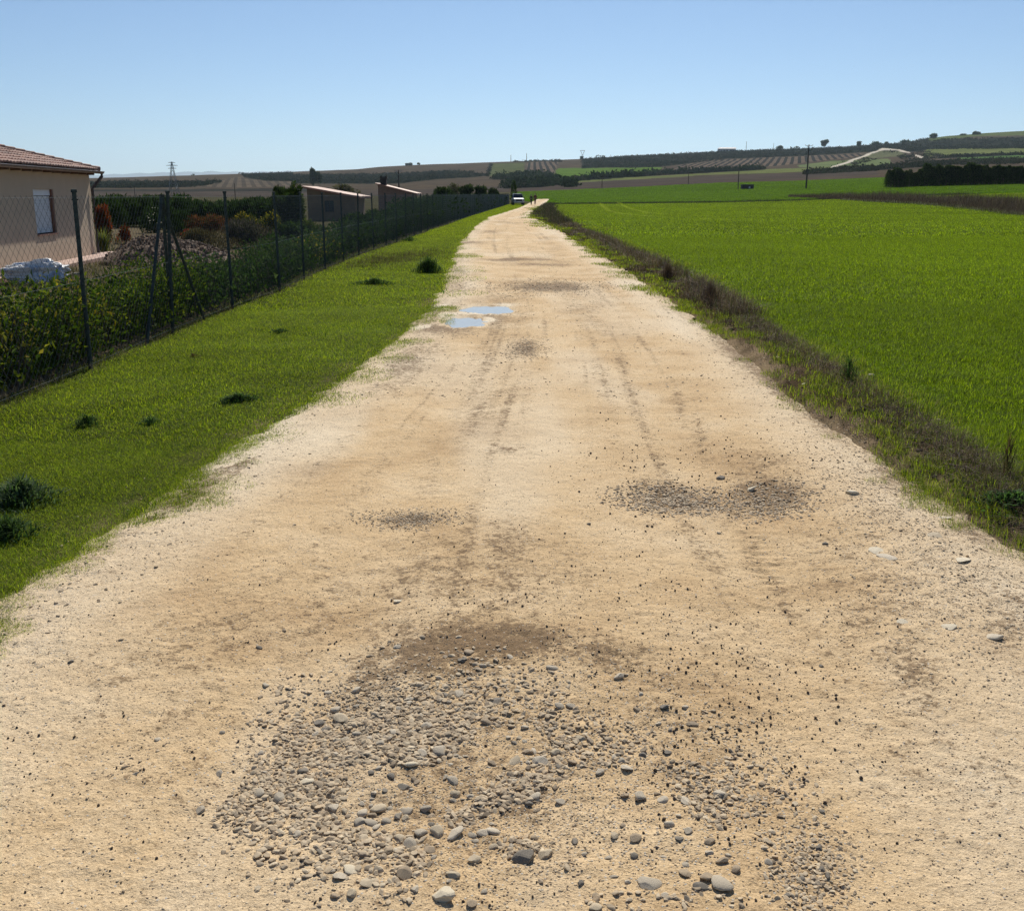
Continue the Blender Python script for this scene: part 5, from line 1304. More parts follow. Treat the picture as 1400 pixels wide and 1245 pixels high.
# ------------------------------------------------------------------ sheds
def shed(px0, px1, ytl, ytr, Yd, wallc, label, win=None, chim=None, depth=4.0, roofc=(.42, .17, .10), lean_to=0):
    a = At(px0, ytl, Yd); b = At(px1, ytr, Yd); w = b[0] - a[0]; zb = float(zbig(a[0], Yd)); hl, hr = a[2] - zb, b[2] - zb
    root = empty('shed', (a[0], Yd, zb)); tag(root, label, 'shed')
    m = MB(); ins = .12; th = .2
    # sloping-topped walls: front, back, two ends
    def wallp(x0, x1, y0, y1):
        zl = hl + (hr - hl) * x0 / w - .1; zr2 = hl + (hr - hl) * x1 / w - .1
        m.add([(x0, y0, 0), (x1, y0, 0), (x1, y1, 0), (x0, y1, 0), (x0, y0, zl), (x1, y0, zr2), (x1, y1, zr2), (x0, y1, zl)], [(0, 3, 2, 1), (4, 5, 6, 7), (0, 1, 5, 4), (1, 2, 6, 5), (2, 3, 7, 6), (3, 0, 4, 7)])
    if win:
        u0, u1, v0, v1 = win
        xs = [ins, u0 * w, u1 * w, w - ins]
        wallp(xs[0], xs[1], 0, th); wallp(xs[2], xs[3], 0, th)
        m.box(((xs[1] + xs[2]) / 2, th / 2, v0 / 2), (xs[2] - xs[1], th, v0))
        zl = hl + (hr - hl) * u0 - .1; zr2 = hl + (hr - hl) * u1 - .1
        m.add([(xs[1], 0, v1), (xs[2], 0, v1), (xs[2], th, v1), (xs[1], th, v1), (xs[1], 0, zl), (xs[2], 0, zr2), (xs[2], th, zr2), (xs[1], th, zl)], [(0, 3, 2, 1), (4, 5, 6, 7), (0, 1, 5, 4), (2, 3, 7, 6)])
        f = MB(); f.box(((xs[1] + xs[2]) / 2, .12, (v0 + v1) / 2), (xs[2] - xs[1] - .01, .02, v1 - v0 - .01))
        wn_ = f.build('window', simple('dark_window', (.03, .032, .035), .25, .1, 5), root)
        g = MB(); g.box(((xs[1] + xs[2]) / 2, .1, (v0 + v1) / 2), (.05, .05, v1 - v0 - .02)); g.build('frame', M_bark, wn_)
    else: wallp(ins, w - ins, 0, th)
    wallp(ins, w - ins, depth - th, depth); wallp(ins, ins + th, th, depth - th); wallp(w - ins - th, w - ins, th, depth - th)
    m.build('wall', wallc, root)
    rf = MB(); rr = np.random.default_rng(int(px0)); nt = int((depth + .5) / .24); sl = (hr - hl) / w
    ext = w + .35
    rf.add([(-.12, -.25, hl - .09), (ext, -.25, hl - .09 + sl * (ext + .12)), (ext, depth + .25, hl - .09 + sl * (ext + .12)), (-.12, depth + .25, hl - .09), (-.12, -.25, hl), (ext, -.25, hl + sl * (ext + .12)), (ext, depth + .25, hl + sl * (ext + .12)), (-.12, depth + .25, hl)],
           [(0, 3, 2, 1), (4, 5, 6, 7), (0, 1, 5, 4), (1, 2, 6, 5), (2, 3, 7, 6), (3, 0, 4, 7)])
    for i in range(nt):
        yy = -.2 + i * .24; r5 = [(yy + .12 - .12 * cos(t), .06 * sin(t)) for t in np.linspace(0, pi, 6)]
        v = [(-.14, a_, hl + b_ + .01) for a_, b_ in r5] + [(ext + .02, a_, hl + sl * (ext + .12) + b_ + .01) for a_, b_ in r5]
        rf.add(v, [(k, k + 1, 7 + k, 6 + k) for k in range(5)])
    ro = rf.build('roof', simple('shed_tile', roofc, .6, .2, 6), root)
    if chim:
        cu, cw, ch = chim; c = MB(); zc = hl + sl * (cu * w)
        c.box((cu * w, .6, zc + ch * .4), (cw, cw, ch)); c.box((cu * w, .6, zc + ch * .9 + .06), (cw + .14, cw + .14, .08))
        for q in (-1, 1): c.box((cu * w + q * cw * .38, .6, zc + ch * .9 + .14), (.06, cw, .1))
        c.box((cu * w, .6, zc + ch * .9 + .2), (cw + .1, cw + .1, .05)); c.build('chimney', simple('chimney_soot', (.05, .04, .035), .9, .2, 10), ro)
    return root
brick = N('old_brick'); _t = brick.n('ShaderNodeTexCoord'); _m = brick.n('ShaderNodeMapping'); _m.inputs['Rotation'].default_value = (pi / 2, 0, 0); brick.l(_t.outputs['Object'], _m.inputs[0])
_b = brick.n('ShaderNodeTexBrick'); _b.inputs['Color1'].default_value = (.30, .15, .09, 1); _b.inputs['Color2'].default_value = (.22, .11, .07, 1); _b.inputs['Mortar'].default_value = (.25, .2, .16, 1); _b.inputs['Scale'].default_value = 1; _b.inputs['Brick Width'].default_value = .26; _b.inputs['Row Height'].default_value = .09; _b.inputs['Mortar Size'].default_value = .01
brick.l(_m.outputs[0], _b.inputs[0]); brick.l(_b.outputs[0], brick.b.inputs['Base Color']); brick.b.inputs['Roughness'].default_value = .9
shed(417, 487, 255.5, 268, 74, simple('tan_plaster', (.26, .17, .10), .92, .12, 2), 'tan plastered shed with a sloping tiled roof and one dark window', win=(.37, .55, .62, 1.38), depth=5)
shed(515, 566, 250.8, 263.5, 112, brick.m, 'brick shed with sloping tiled roof and a blackened chimney', chim=(.17, .62, .75), depth=5)
def low_building():
    a = At(216, 274.5, 150); b = At(241, 274.5, 150); zb = float(zbig(a[0], 150)); root = empty('outbuilding', (a[0], 150, zb)); tag(root, 'long low building with a pink tiled roof far behind the braced post', 'outbuilding')
    w = b[0] - a[0]; m = MB(); m.box((w / 2, 2, .35), (w, 4, .7)); m.build('wall', simple('wall_cream', (.5, .45, .38), .9, .1, 3), root)
    r_ = MB(); r_.add([(-.3, -.3, .7), (w + .3, -.3, .7), (w + .3, 4.3, 1.25), (-.3, 4.3, 1.25), (-.3, -.3, .8), (w + .3, -.3, .8), (w + .3, 4.3, 1.35), (-.3, 4.3, 1.35)], [(0, 3, 2, 1), (4, 5, 6, 7), (0, 1, 5, 4), (1, 2, 6, 5), (2, 3, 7, 6), (3, 0, 4, 7)])
    r_.build('roof', simple('pink_tile', (.5, .27, .2), .7, .15, 3), root)
low_building()
#@@PART4
# ------------------------------------------------------------------ off-road car on the verge, facing the camera
def car():
    b = At(708, 281, 170); root = empty('parked_car', (b[0], 170, float(zbig(b[0], 170))), radians(4))
    tag(root, 'silver off road estate car facing the camera beside the end of the fence', 'car')
    paint = simple('silver_paint', (.17, .18, .19), .35, .04, 4, metal=.3); dark = simple('black_trim', (.02, .02, .022), .5, .1, 10); glass = N('car_glass')
    glass.b.inputs['Base Color'].default_value = (.02, .025, .03, 1); glass.b.inputs['Roughness'].default_value = .05; glass = glass.m
    # front faces -y. stations (y, half width bottom, half width top, z bottom, z top)
    st = [(-2.25, .74, .74, .42, .86), (-2.18, .84, .80, .40, .96), (-1.9, .90, .84, .40, 1.02), (-.95, .91, .84, .36, 1.10), (-.8, .91, .84, .36, 1.12), (1.9, .91, .84, .36, 1.14), (2.2, .86, .82, .40, 1.12), (2.28, .78, .76, .44, 1.0)]
    V = []; F = []
    for y, wb, wt, zb, zt in st:
        V += [(-wb * .94, y, zb), (-wb, y, zb + .18), (-wb, y, (zb + zt) / 2 + .08), (-wt, y, zt - .03), (-wt * .9, y, zt), (wt * .9, y, zt), (wt, y, zt - .03), (wb, y, (zb + zt) / 2 + .08), (wb, y, zb + .18), (wb * .94, y, zb)]
    for i in range(len(st) - 1):
        for k in range(10): F.append((i * 10 + k, i * 10 + (k + 1) % 10, (i + 1) * 10 + (k + 1) % 10, (i + 1) * 10 + k))
    F += [tuple(range(10)), tuple(reversed(range(70, 80)))]
    m = MB(); m.add(V, F)
    # cabin shell: pillars and roof
    lo = [(-.80, -.78, 1.10), (.80, -.78, 1.10), (.80, 2.1, 1.12), (-.80, 2.1, 1.12)]; hi = [(-.66, -.15, 1.70), (.66, -.15, 1.70), (.68, 2.0, 1.72), (-.68, 2.0, 1.72)]
    m.add(hi + [(x * .93, y + (.08 if y < 0 else -.08), z + .07) for x, y, z in hi], [(0, 1, 5, 4), (1, 2, 6, 5), (2, 3, 7, 6), (3, 0, 4, 7), (4, 5, 6, 7), (3, 2, 1, 0)])
    for a, c in zip(lo, hi): m.tube([a, c], .045, 6)
    for x in (-1, 1):
        for f_ in (.36, .68):
            p = Vector(lo[0 if x < 0 else 1]).lerp(Vector(lo[3 if x < 0 else 2]), f_); q = Vector(hi[0 if x < 0 else 1]).lerp(Vector(hi[3 if x < 0 else 2]), f_); m.tube([p, q], .035, 6)
    m.build('body', paint, root)
    def pane(nm, pts):
        g = MB(); c = sum((Vector(p) for p in pts), Vector()) / 4; g.add([tuple(Vector(p).lerp(c, .035)) for p in pts], [(0, 1, 2, 3)]); g.add([tuple(Vector(p).lerp(c, .035) + (Vector((0, 1.0, 1.2)) - c).normalized() * .01) for p in pts], [(3, 2, 1, 0)]); g.build(nm, glass, root)
    pane('windscreen', [lo[0], lo[1], hi[1], hi[0]]); pane('side_window', [lo[1], lo[2], hi[2], hi[1]]); pane('side_window', [lo[3], lo[0], hi[0], hi[3]]); pane('rear_window', [lo[2], lo[3], hi[3], hi[2]])
    g = MB()
    for k in range(5): g.box((0, -2.265, .66 + k * .05), (.86, .03, .024))
    g.box((0, -2.255, .76), (.9, .02, .30)); g.build('grille', dark, root)
    bp = MB(); bp.box((0, -2.30, .50), (1.62, .14, .17)); bp.box((-.72, -2.24, .50), (.2, .2, .16), rotm(0, 0, .5)); bp.box((.72, -2.24, .50), (.2, .2, .16), rotm(0, 0, -.5)); bp.build('bumper', simple('pale_bumper', (.55, .55, .54), .4, .05, 10), root)
    pl = MB(); pl.box((0, -2.375, .50), (.5, .012, .11)); pl.build('number_plate', simple('plate_white', (.75, .75, .73), .5, .02, 10), root)
    for x in (-1, 1):
        h = MB(); h.tube([(x * .62, -2.27, .78), (x * .62, -2.20, .78)], [.10, .115], 14); h.build('headlight', simple('lamp_glass', (.7, .72, .75), .1, .02, 10), root)
        mi = MB(); mi.box((x * .98, -.62, 1.18), (.17, .09, .15)); mi.tube([(x * .82, -.6, 1.12), (x * .93, -.62, 1.16)], .015, 6); mi.build('mirror', dark, root)
        for y in (-1.42, 1.42):
            w = MB(); t = [(x * (.90 - .20 * s_), y) for s_ in (0, 1)]
            w.tube([(x * .93, y, .36), (x * .91, y, .36), (x * .70, y, .36), (x * .68, y, .36)], [.32, .36, .36, .32], 20)
            wo_ = w.build('wheel', simple('rubber', (.02, .02, .02), .85, .1, 10), root)
            ri = MB(); ri.tube([(x * .935, y, .36), (x * .90, y, .36)], [.17, .21], 14)
            for k in range(5): ri.box((x * .94, y + .1 * cos(k * 1.2566), .36 + .1 * sin(k * 1.2566)), (.02, .05, .05))
            ri.build('rim', M_steel, wo_)
    rk = MB()
    for x in (-.5, .5): rk.tube([(x, .2, 1.83), (x, 1.8, 1.84)], .02, 6); rk.tube([(x, .3, 1.76), (x, .3, 1.83)], .015, 6); rk.tube([(x, 1.7, 1.77), (x, 1.7, 1.84)], .015, 6)
    rk.build('roof_rail', dark, root)
car()

# ------------------------------------------------------------------ two walkers
def skin_mesh(name, joints, bones, mat, parent, sub=1):
    """joints: {name:(pos, radius)}; bones: pairs. one continuous skin surface rooted at the first joint"""
    names = list(joints); me = bpy.data.meshes.new(name)
    me.from_pydata([joints[n][0] for n in names], [(names.index(a), names.index(b)) for a, b in bones], [])
    o = bpy.data.objects.new(name, me); link(o, parent)
    sk = o.modifiers.new('skin', 'SKIN')
    if not me.skin_vertices: me.attributes  # layer is created with the modifier
    if len(me.skin_vertices) == 0:
        bpy.context.view_layer.objects.active = o
        with bpy.context.temp_override(object=o, active_object=o, selected_objects=[o]):
            bpy.ops.mesh.customdata_skin_add()
    for i, n in enumerate(names):
        rr = joints[n][1]; me.skin_vertices[0].data[i].radius = (rr, rr) if not isinstance(rr, tuple) else rr
    me.skin_vertices[0].data[0].use_root = True
    sb = o.modifiers.new('sub', 'SUBSURF'); sb.levels = sub; sb.render_levels = sub
    me.materials.append(mat); sk.use_smooth_shade = True
    return o
def walker(px, pyb, Yd, hgt, jc, tc, hc, label, step, rz, sw):
    b = At(px, pyb, Yd); z = float(road_h(np.array([b[0]]), np.array([Yd]))[0])
    root = empty('person', (b[0], Yd, z), rz); root.scale = (hgt / 1.72,) * 3; tag(root, label, 'person')
    skinm = simple('skin_tone', (.42, .25, .17), .6, .05, 10); J = {}
    J['pelvis'] = ((0, 0, .93), (.15, .11)); J['belly'] = ((0, .01, 1.08), (.135, .10)); J['chest'] = ((0, .015, 1.28), (.155, .115)); J['neckb'] = ((0, .0, 1.43), (.075, .07)); J['neck'] = ((0, -.01, 1.49), (.055, .055))
    J['head'] = ((0, -.02, 1.58), (.075, .088)); J['crown'] = ((0, -.005, 1.66), (.072, .085))
    B = [('pelvis', 'belly'), ('belly', 'chest'), ('chest', 'neckb'), ('neckb', 'neck'), ('neck', 'head'), ('head', 'crown')]
    for s_, nm in ((-1, 'l'), (1, 'r')):
        sg = step * s_
        J['hip' + nm] = ((s_ * .09, 0, .88), .092); J['knee' + nm] = ((s_ * .095, .16 * sg - .03, .49), .058); J['ank' + nm] = ((s_ * .095, .26 * sg + (.06 if sg < 0 else 0), .09 + (.05 if sg < 0 else 0)), .04); J['toe' + nm] = ((s_ * .105, .26 * sg - .13 + (.06 if sg < 0 else 0), .035), .035)
        B += [('pelvis', 'hip' + nm), ('hip' + nm, 'knee' + nm), ('knee' + nm, 'ank' + nm), ('ank' + nm, 'toe' + nm)]
        J['sh' + nm] = ((s_ * .185, .01, 1.40), .058); J['elb' + nm] = ((s_ * .235, .06 - .08 * sg * sw, 1.13), .041); J['wri' + nm] = ((s_ * .245, -.02 - .16 * sg * sw, .90), .027); J['palm' + nm] = ((s_ * .245, -.035 - .18 * sg * sw, .83), (.03, .016))
        B += [('chest', 'sh' + nm), ('sh' + nm, 'elb' + nm), ('elb' + nm, 'wri' + nm), ('wri' + nm, 'palm' + nm)]
    skin_mesh('body', J, B, skinm, root, 1)
    # five fingers on each hand, ears, nose
    h = MB()
    for s_, nm in ((-1, 'l'), (1, 'r')):
        p = Vector(J['palm' + nm][0])
        for k, ln in enumerate((.062, .072, .068, .054)):
            a = p + Vector((0, -.024 + k * .016, -.02)); h.tube([a, a + Vector((-s_ * .004, 0, -ln * .5)), a + Vector((-s_ * .016, 0, -ln))], [.0085, .008, .006], 6)
        h.tube([p + Vector((-s_ * .01, -.03, .02)), p + Vector((-s_ * .02, -.05, -.02)), p + Vector((-s_ * .025, -.05, -.045))], [.010, .009, .007], 6)
        h.tube([(s_ * .078, -.005, 1.575), (s_ * .09, 0, 1.60), (s_ * .08, 0, 1.62)], [.008, .014, .01], 6)
    h.tube([(0, -.10, 1.60), (0, -.122, 1.575), (0, -.10, 1.565)], [.008, .013, .01], 6); h.tube([(-.022, -.098, 1.54), (.022, -.098, 1.54)], .006, 6)
    h.build('hands_and_face', skinm, root, True)
    e = MB()
    for s_ in (-1, 1): e.tube([(s_ * .028, -.105, 1.605), (s_ * .028, -.095, 1.605)], .009, 6)
    e.build('eyes', simple('eye_dark', (.03, .02, .02), .3, .05, 10), root)
    # clothes: slightly larger shells
    def shell(nm, keys, bones, grow_, mat):
        skin_mesh(nm, {k: (J[k][0], tuple(x + grow_ for x in J[k][1]) if isinstance(J[k][1], tuple) else J[k][1] + grow_) for k in keys}, bones, mat, root, 1)
    shell('jacket', ['chest', 'belly', 'pelvis', 'neckb', 'shl', 'elbl', 'wril', 'shr', 'elbr', 'wrir'], [('chest', 'belly'), ('belly', 'pelvis'), ('chest', 'neckb'), ('chest', 'shl'), ('shl', 'elbl'), ('elbl', 'wril'), ('chest', 'shr'), ('shr', 'elbr'), ('elbr', 'wrir')], .017, simple('cloth_j' + nm_(jc), jc, .9, .15, 8))
    shell('trousers', ['pelvis', 'hipl', 'kneel', 'ankl', 'hipr', 'kneer', 'ankr'], [('pelvis', 'hipl'), ('hipl', 'kneel'), ('kneel', 'ankl'), ('pelvis', 'hipr'), ('hipr', 'kneer'), ('kneer', 'ankr')], .016, simple('cloth_t' + nm_(tc), tc, .9, .15, 8))
    for nm in 'lr':
        t = Vector(J['toe' + nm][0]); a = Vector(J['ank' + nm][0]); s_ = MB(); s_.tube([a + Vector((0, .05, -.045)), a + Vector((0, 0, -.035)), t + Vector((0, .02, .012)), t + Vector((0, -.03, .0))], [.035, .05, .042, .022], 8); s_.build('shoe', simple('shoe_' + nm, (.05, .045, .04), .8, .1, 10), root, True)
    v, f = ICO2; hv = v * np.array([.087, .098, .095]) + np.array([0, .014, 1.635]); k = MB(); k.add(hv, [tuple(a) for a in f if not (hv[a][:, 1].mean() < -.045 and hv[a][:, 2].mean() < 1.66)]); k.build('hair', simple('hair' + nm_(hc), hc, .8, .2, 30), root, True)
def nm_(c): return '_%d' % int(c[0] * 1000)
walker(726.3, 281.0, 170, 1.60, (.05, .055, .035), (.03, .03, .04), (.05, .035, .025), 'walker in a dark olive jacket, nearer the parked car', 1, .2, 1)
walker(731.6, 280.6, 171, 1.74, (.13, .04, .035), (.10, .035, .03), (.04, .03, .02), 'walker in dark red clothes on the right of the pair', -1, -.1, 1)

# ------------------------------------------------------------------ poles, pylon, masts
def pole(px, pyb, pyt, Yd, label, kind=0, name='utility_pole', rad=.13):
    b = At(px, pyb, Yd); zb = float(zbig(b[0], Yd)); h = At(px, pyt, Yd)[2] - zb
    root = empty(name, (b[0], Yd, zb)); tag(root, label, 'pole')
    m = MB(); m.tube([(0, 0, -.5), (0, 0, h * .5), (0, 0, h)], [rad, rad * .85, rad * .65], 10); m.build('pole', M_wood, root)
    if kind:
        c = MB(); w = 1.1 if kind == 1 else .8
        c.box((0, -.12, h - .25), (2 * w, .10, .10)); c.tube([(-w * .7, -.1, h - .25), (0, -.1, h - 1.0)], .03, 6); c.tube([(w * .7, -.1, h - .25), (0, -.1, h - 1.0)], .03, 6); c.build('crossarm', M_steel, root)
        for x in (-w * .92, 0, w * .92):
            i = MB(); i.tube([(x, -.12, h - .2), (x, -.12, h - .12), (x, -.12, h - .06), (x, -.12, h + .02)], [.03, .07, .04, .06], 8); i.build('insulator', simple('insulator', (.18, .1, .07), .3, .1, 10), root)
        if kind == 1:
            t = MB(); t.tube([(.25, -.35, h - 1.9), (.25, -.35, h - 1.2)], .16, 10); t.box((.12, -.2, h - 1.5), (.3, .12, .1)); t.build('transformer', M_steel, root)
pole(1102.5, 250.5, 198, 300, 'tall dark power pole with a crossarm standing in the green field', 1, rad=.24)
pole(1009.5, 247.5, 232, 330, 'short dark pole beside the dark hut in the far green field', 0, rad=.17)
pole(941, 251.5, 236.5, 440, 'thin pole far away left of the hut pole', 0, rad=.14)
pole(823, 257.5, 241.5, 440, 'thin pole at the far edge of the green field, left of centre', 0, rad=.16)
pole(727, 236, 208.5, 1880, 'slim mast on the ridge above the striped vineyard', 0, 'mast', .35) if False else None
pole(545.5, 262, 232.5, 210, 'dark power pole behind the brick shed', 2, rad=.17)
pole(321.5, 268, 250.5, 220, 'thin pole beyond the garden hedge', 0, rad=.09)
pole(184.5, 268, 252, 260, 'thin pole near the far left fields', 0, rad=.09)
pole(720, 219.5, 209.5, 1890, 'slim mast on the ridge, right one of the pair above the vineyard stripes', 0, 'mast', .55)
pole(698.5, 220.3, 212, 1890, 'slim mast on the ridge, left one of the pair', 0, 'mast', .5)
pole(1020, 206, 193.5, 1885, 'thin mast on the ridge right of the white building', 0, 'mast', .45)
pole(1057.5, 202.8, 196, 1885, 'short mast on the ridge left of the round crest tree', 0, 'mast', .4)
def pylon(px, pyb, pyt, Yd, wb, label):
    b = At(px, pyb, Yd); zb = float(zbig(b[0], Yd)); h = At(px, pyt, Yd)[2] - zb; root = empty('pylon', (b[0], Yd, zb)); tag(root, label, 'pylon')
    m = MB(); n = 10; k = max(.05, Yd / 1440 * .32)
    W = lambda z: wb * (1 - z / h) ** 1.0 * .5 + .04 * wb
    for sx in (-1, 1):
        for sy in (-1, 1): m.tube([(sx * W(0), sy * W(0), 0), (sx * W(h), sy * W(h), h)], k, 5)
    zs = [h * (1 - (1 - i / n) ** 1.25) for i in range(n + 1)]
    for i in range(n):
        a, c = zs[i], zs[i + 1]
        for sx, sy, tx, ty in ((-1, -1, 1, -1), (1, -1, 1, 1), (1, 1, -1, 1), (-1, 1, -1, -1)):
            if i % 2: sx, sy, tx, ty = tx, ty, sx, sy
            m.tube([(sx * W(a), sy * W(a), a), (tx * W(c), ty * W(c), c)], k * .6, 4)
    m.build('lattice_mast', M_steel, root)
    for z, w in ((h * .98, .9), (h * .90, 1.5), (h * .82, 1.1)):
        c = MB(); c.tube([(-w * wb * .45, 0, z), (w * wb * .45, 0, z)], k * .8, 5); c.tube([(-w * wb * .45, 0, z), (0, 0, z + .02 * h)], k * .5, 4); c.tube([(w * wb * .45, 0, z), (0, 0, z + .02 * h)], k * .5, 4); c.build('crossarm', M_steel, root)
pylon(238.5, 270, 221.5, 420, 3.4, 'grey lattice pylon rising above the fields behind the braced post')
def vpylon(px, pyb, pyt, Yd):
    b = At(px, pyb, Yd); zb = float(zbig(b[0], Yd)); h = At(px, pyt, Yd)[2] - zb; root = empty('pylon', (b[0], Yd, zb)); tag(root, 'hourglass shaped pylon on the ridge above a clump of bushes', 'pylon'); m = MB(); w = 3.2; k = .38
    for s_ in (-1, 1): m.tube([(s_ * w, 0, 0), (0 + s_ * .5, 0, h * .5), (s_ * w * 1.1, 0, h)], k, 5)
    m.tube([(-w * 1.3, 0, h), (w * 1.3, 0, h)], k, 5); m.build('lattice_mast', M_steel, root)
    c = MB(); c.tube([(-.5, 0, h * .5), (.5, 0, h * .5)], k, 5); c.build('crossarm', M_steel, root)
vpylon(796.3, 217, 206, 1880)

# ------------------------------------------------------------------ hut and white building
def hut():
    a = At(1016, 246.5, 335); b = At(1031, 246.5, 335); zb = float(zbig(a[0], 335)); w = b[0] - a[0]; h = 7 / 1440 * 335; root = empty('hut', (a[0], 335, zb - .1)); tag(root, 'small dark farm hut with a flat roof in the far green field', 'hut')
    m = MB(); m.box((w / 2, 1.5, h / 2), (w, 3, h)); m.build('wall', simple('hut_wall', (.07, .055, .05), .9, .2, 2), root)
    r_ = MB(); r_.box((w / 2, 1.5, h + .08), (w + .3, 3.4, .15)); r_.build('roof', simple('hut_roof', (.10, .09, .09), .7, .1, 3), root)
    d = MB(); d.box((w * .62, -.02, h * .5), (.5, .05, h * .35)); wn_ = d.build('window', simple('hut_window', (.5, .5, .5), .4, .05, 3), root)
hut()
def white_building():
    a = At(983, 207, 1890); b = At(1006, 207, 1890); w = b[0] - a[0]; zb = At(983, 207.2, 1890)[2]; root = empty('farm_building', (a[0], 1890, zb - 2)); tag(root, 'long low whitish farm building on the ridge line', 'building')
    h = 6.6; m = MB(); m.box((w / 2, 7, h / 2), (w, 14, h)); m.build('wall', simple('white_wall', (.5, .48, .45), .9, .08, .2), root)
    r_ = MB(); r_.add([(-1, -1, h), (w + 1, -1, h), (w + 1, 15, h), (-1, 15, h), (2, 7, h + 2.6), (w + 1, 7, h + 2.6)], [(0, 1, 5, 4), (1, 2, 5), (2, 3, 4, 5), (3, 0, 4), (3, 2, 1, 0)]); r_.build('roof', simple('pale_roof', (.6, .58, .56), .7, .08, .2), root)
    for k in range(5):
        d = MB(); d.box((w * (k + .7) / 5.4, -.1, h * .5), (2.2, .2, 2.4)); d.build('door', simple('barn_door%d' % k, (.2, .19, .18), .8, .1, 1), root)
white_building()

# ------------------------------------------------------------------ trees
def tree_proto(name, seed, pal, n=900, L=.16, W=.09, trunk_h=.22, wide=1.0, conic=False):
    """unit tree, 1 high, about `wide` across: trunk and crown children of an empty"""
    r = np.random.default_rng(seed); k = 9
    if conic:
        t = r.random(n) ** .75; rad = .5 * wide * (1 - t ** 2) ** .8 * (.35 + .65 * r.random(n)) * (1 + .15 * np.sin(t * 40)); th = r.random(n) * 6.28
        C = np.stack([rad * np.cos(th), rad * np.sin(th), .02 + .97 * t], 1); D = np.stack([np.cos(th), np.sin(th), r.uniform(.1, 1.4, n)], 1)
    else:
        ck = np.stack([r.normal(0, .17 * wide, k), r.normal(0, .17 * wide, k), r.uniform(trunk_h + .18, .80, k)], 1); rk = r.uniform(.13, .24, k)
        w = r.integers(0, k, n); u = r.normal(size=(n, 3)); u /= np.linalg.norm(u, axis=1, keepdims=True); C = ck[w] + u * rk[w][:, None] * r.uniform(.45, 1.1, n)[:, None] * np.array([wide, wide, .85]); D = u + r.normal(0, .6, (n, 3)) + np.array([0, 0, .3])
    a, f, c = leaves(C, D, L * r.uniform(.6, 1.3, n), W * r.uniform(.7, 1.2, n), cols_of(pal, n, r, .4), r)
    root = bpy.data.objects.new(name, None); cr = mk('crown', a, f, M_leaf, None, {'col': c}, lk=False)
    m = MB(); m.tube([(0, 0, -.04), (.01, 0, trunk_h), (.02, .01, .6)], [.03, .022, .008], 7)
    if not conic:
        for i in range(4): m.tube([(.01, 0, trunk_h * (.8 + .1 * i)), tuple(ck[i] * .75), tuple(ck[i])], [.016, .01, .004], 5)
    tr = m.build('trunk', M_bark, lk=False)
    return root.name, cr.data, tr.data, name
PR = {}
DK = [(.03, .05, .022), (.045, .07, .03), (.02, .035, .016)]
for i in range(3): PR['tree%d' % i] = tree_proto('tree', 500 + i, DK, 1100, .15, .08, .16, 1.15)
for i in range(2): PR['pale%d' % i] = tree_proto('tree', 510 + i, [(.10, .09, .07), (.07, .075, .05)], 600, .12, .05, .25, 1.0)
for i in range(3): PR['con%d' % i] = tree_proto('tree', 520 + i, [(.022, .045, .012), (.035, .062, .018), (.05, .08, .022)], 700, .10, .035, .08, .50, True)
for i in range(2): PR['bush%d' % i] = tree_proto('bush', 530 + i, [(.05, .06, .035), (.04, .05, .03)], 350, .2, .12, .04, 1.7)
def place(kind, X, Y, h, label, cat='tree', name='tree', group=None, wk=1.0, seed=None, z=None):
    _, cr, tr, _n = PR[kind]; zb = float(zbig(X, Y)) if z is None else z
    root = empty(name, (X, Y, zb)); rz = random.uniform(0, 6.28); root.rotation_euler = (0, 0, rz); root.scale = (h * wk, h * wk, h)
    tag(root, label, cat, group)
    link(bpy.data.objects.new('crown', cr), root); link(bpy.data.objects.new('trunk', tr), root); return root
def tree_px(kind, px, pyb, pyt, Yd, label, wpx=None, **kw):
    b = At(px, pyb, Yd); zb = float(zbig(b[0], Yd)); h = max(At(px, pyt, Yd)[2] - zb, 1); wk = 1.0
    if wpx: wk = (wpx / 1440 * Yd) / h / (1.15 if kind.startswith('tree') else 1.0)
    return place(kind, b[0], Yd, h, label, wk=wk, **kw)
tree_px('tree0', 603.5, 272, 250, 165, 'broad dark round tree behind the fence, left of a group of four', 32)
tree_px('tree1', 637, 272, 251, 170, 'round dark tree second from left behind the far fence', 23)
tree_px('tree2', 655, 272, 253.5, 172, 'lower dark tree in the middle of the group behind the far fence', 22)
tree_px('tree0', 675, 272, 252.5, 176, 'upright dark tree right of the lower one behind the far fence', 16)
tree_px('con0', 702.5, 270, 247.5, 182, 'bushy conifer rising just behind the parked car', 20)
tree_px('pale0', 621, 272, 248, 200, 'bare brownish tree between the first two round dark trees', 22)
tree_px('pale1', 470, 272, 251, 230, 'leafless reddish tree behind the tan shed', 44)
tree_px('tree1', 383, 275, 252.5, 90, 'small round dark tree left of the tan shed roof', 26)
tree_px('tree2', 400, 275, 256, 95, 'smaller dark tree close to the corner of the tan shed', 18)
tree_px('tree2', 427, 250, 229.5, 900, 'dark tree pair on the slope above the tan shed, left crown', 11)
tree_px('tree0', 436, 249, 230.5, 905, 'dark tree pair on the slope above the tan shed, right crown', 9)
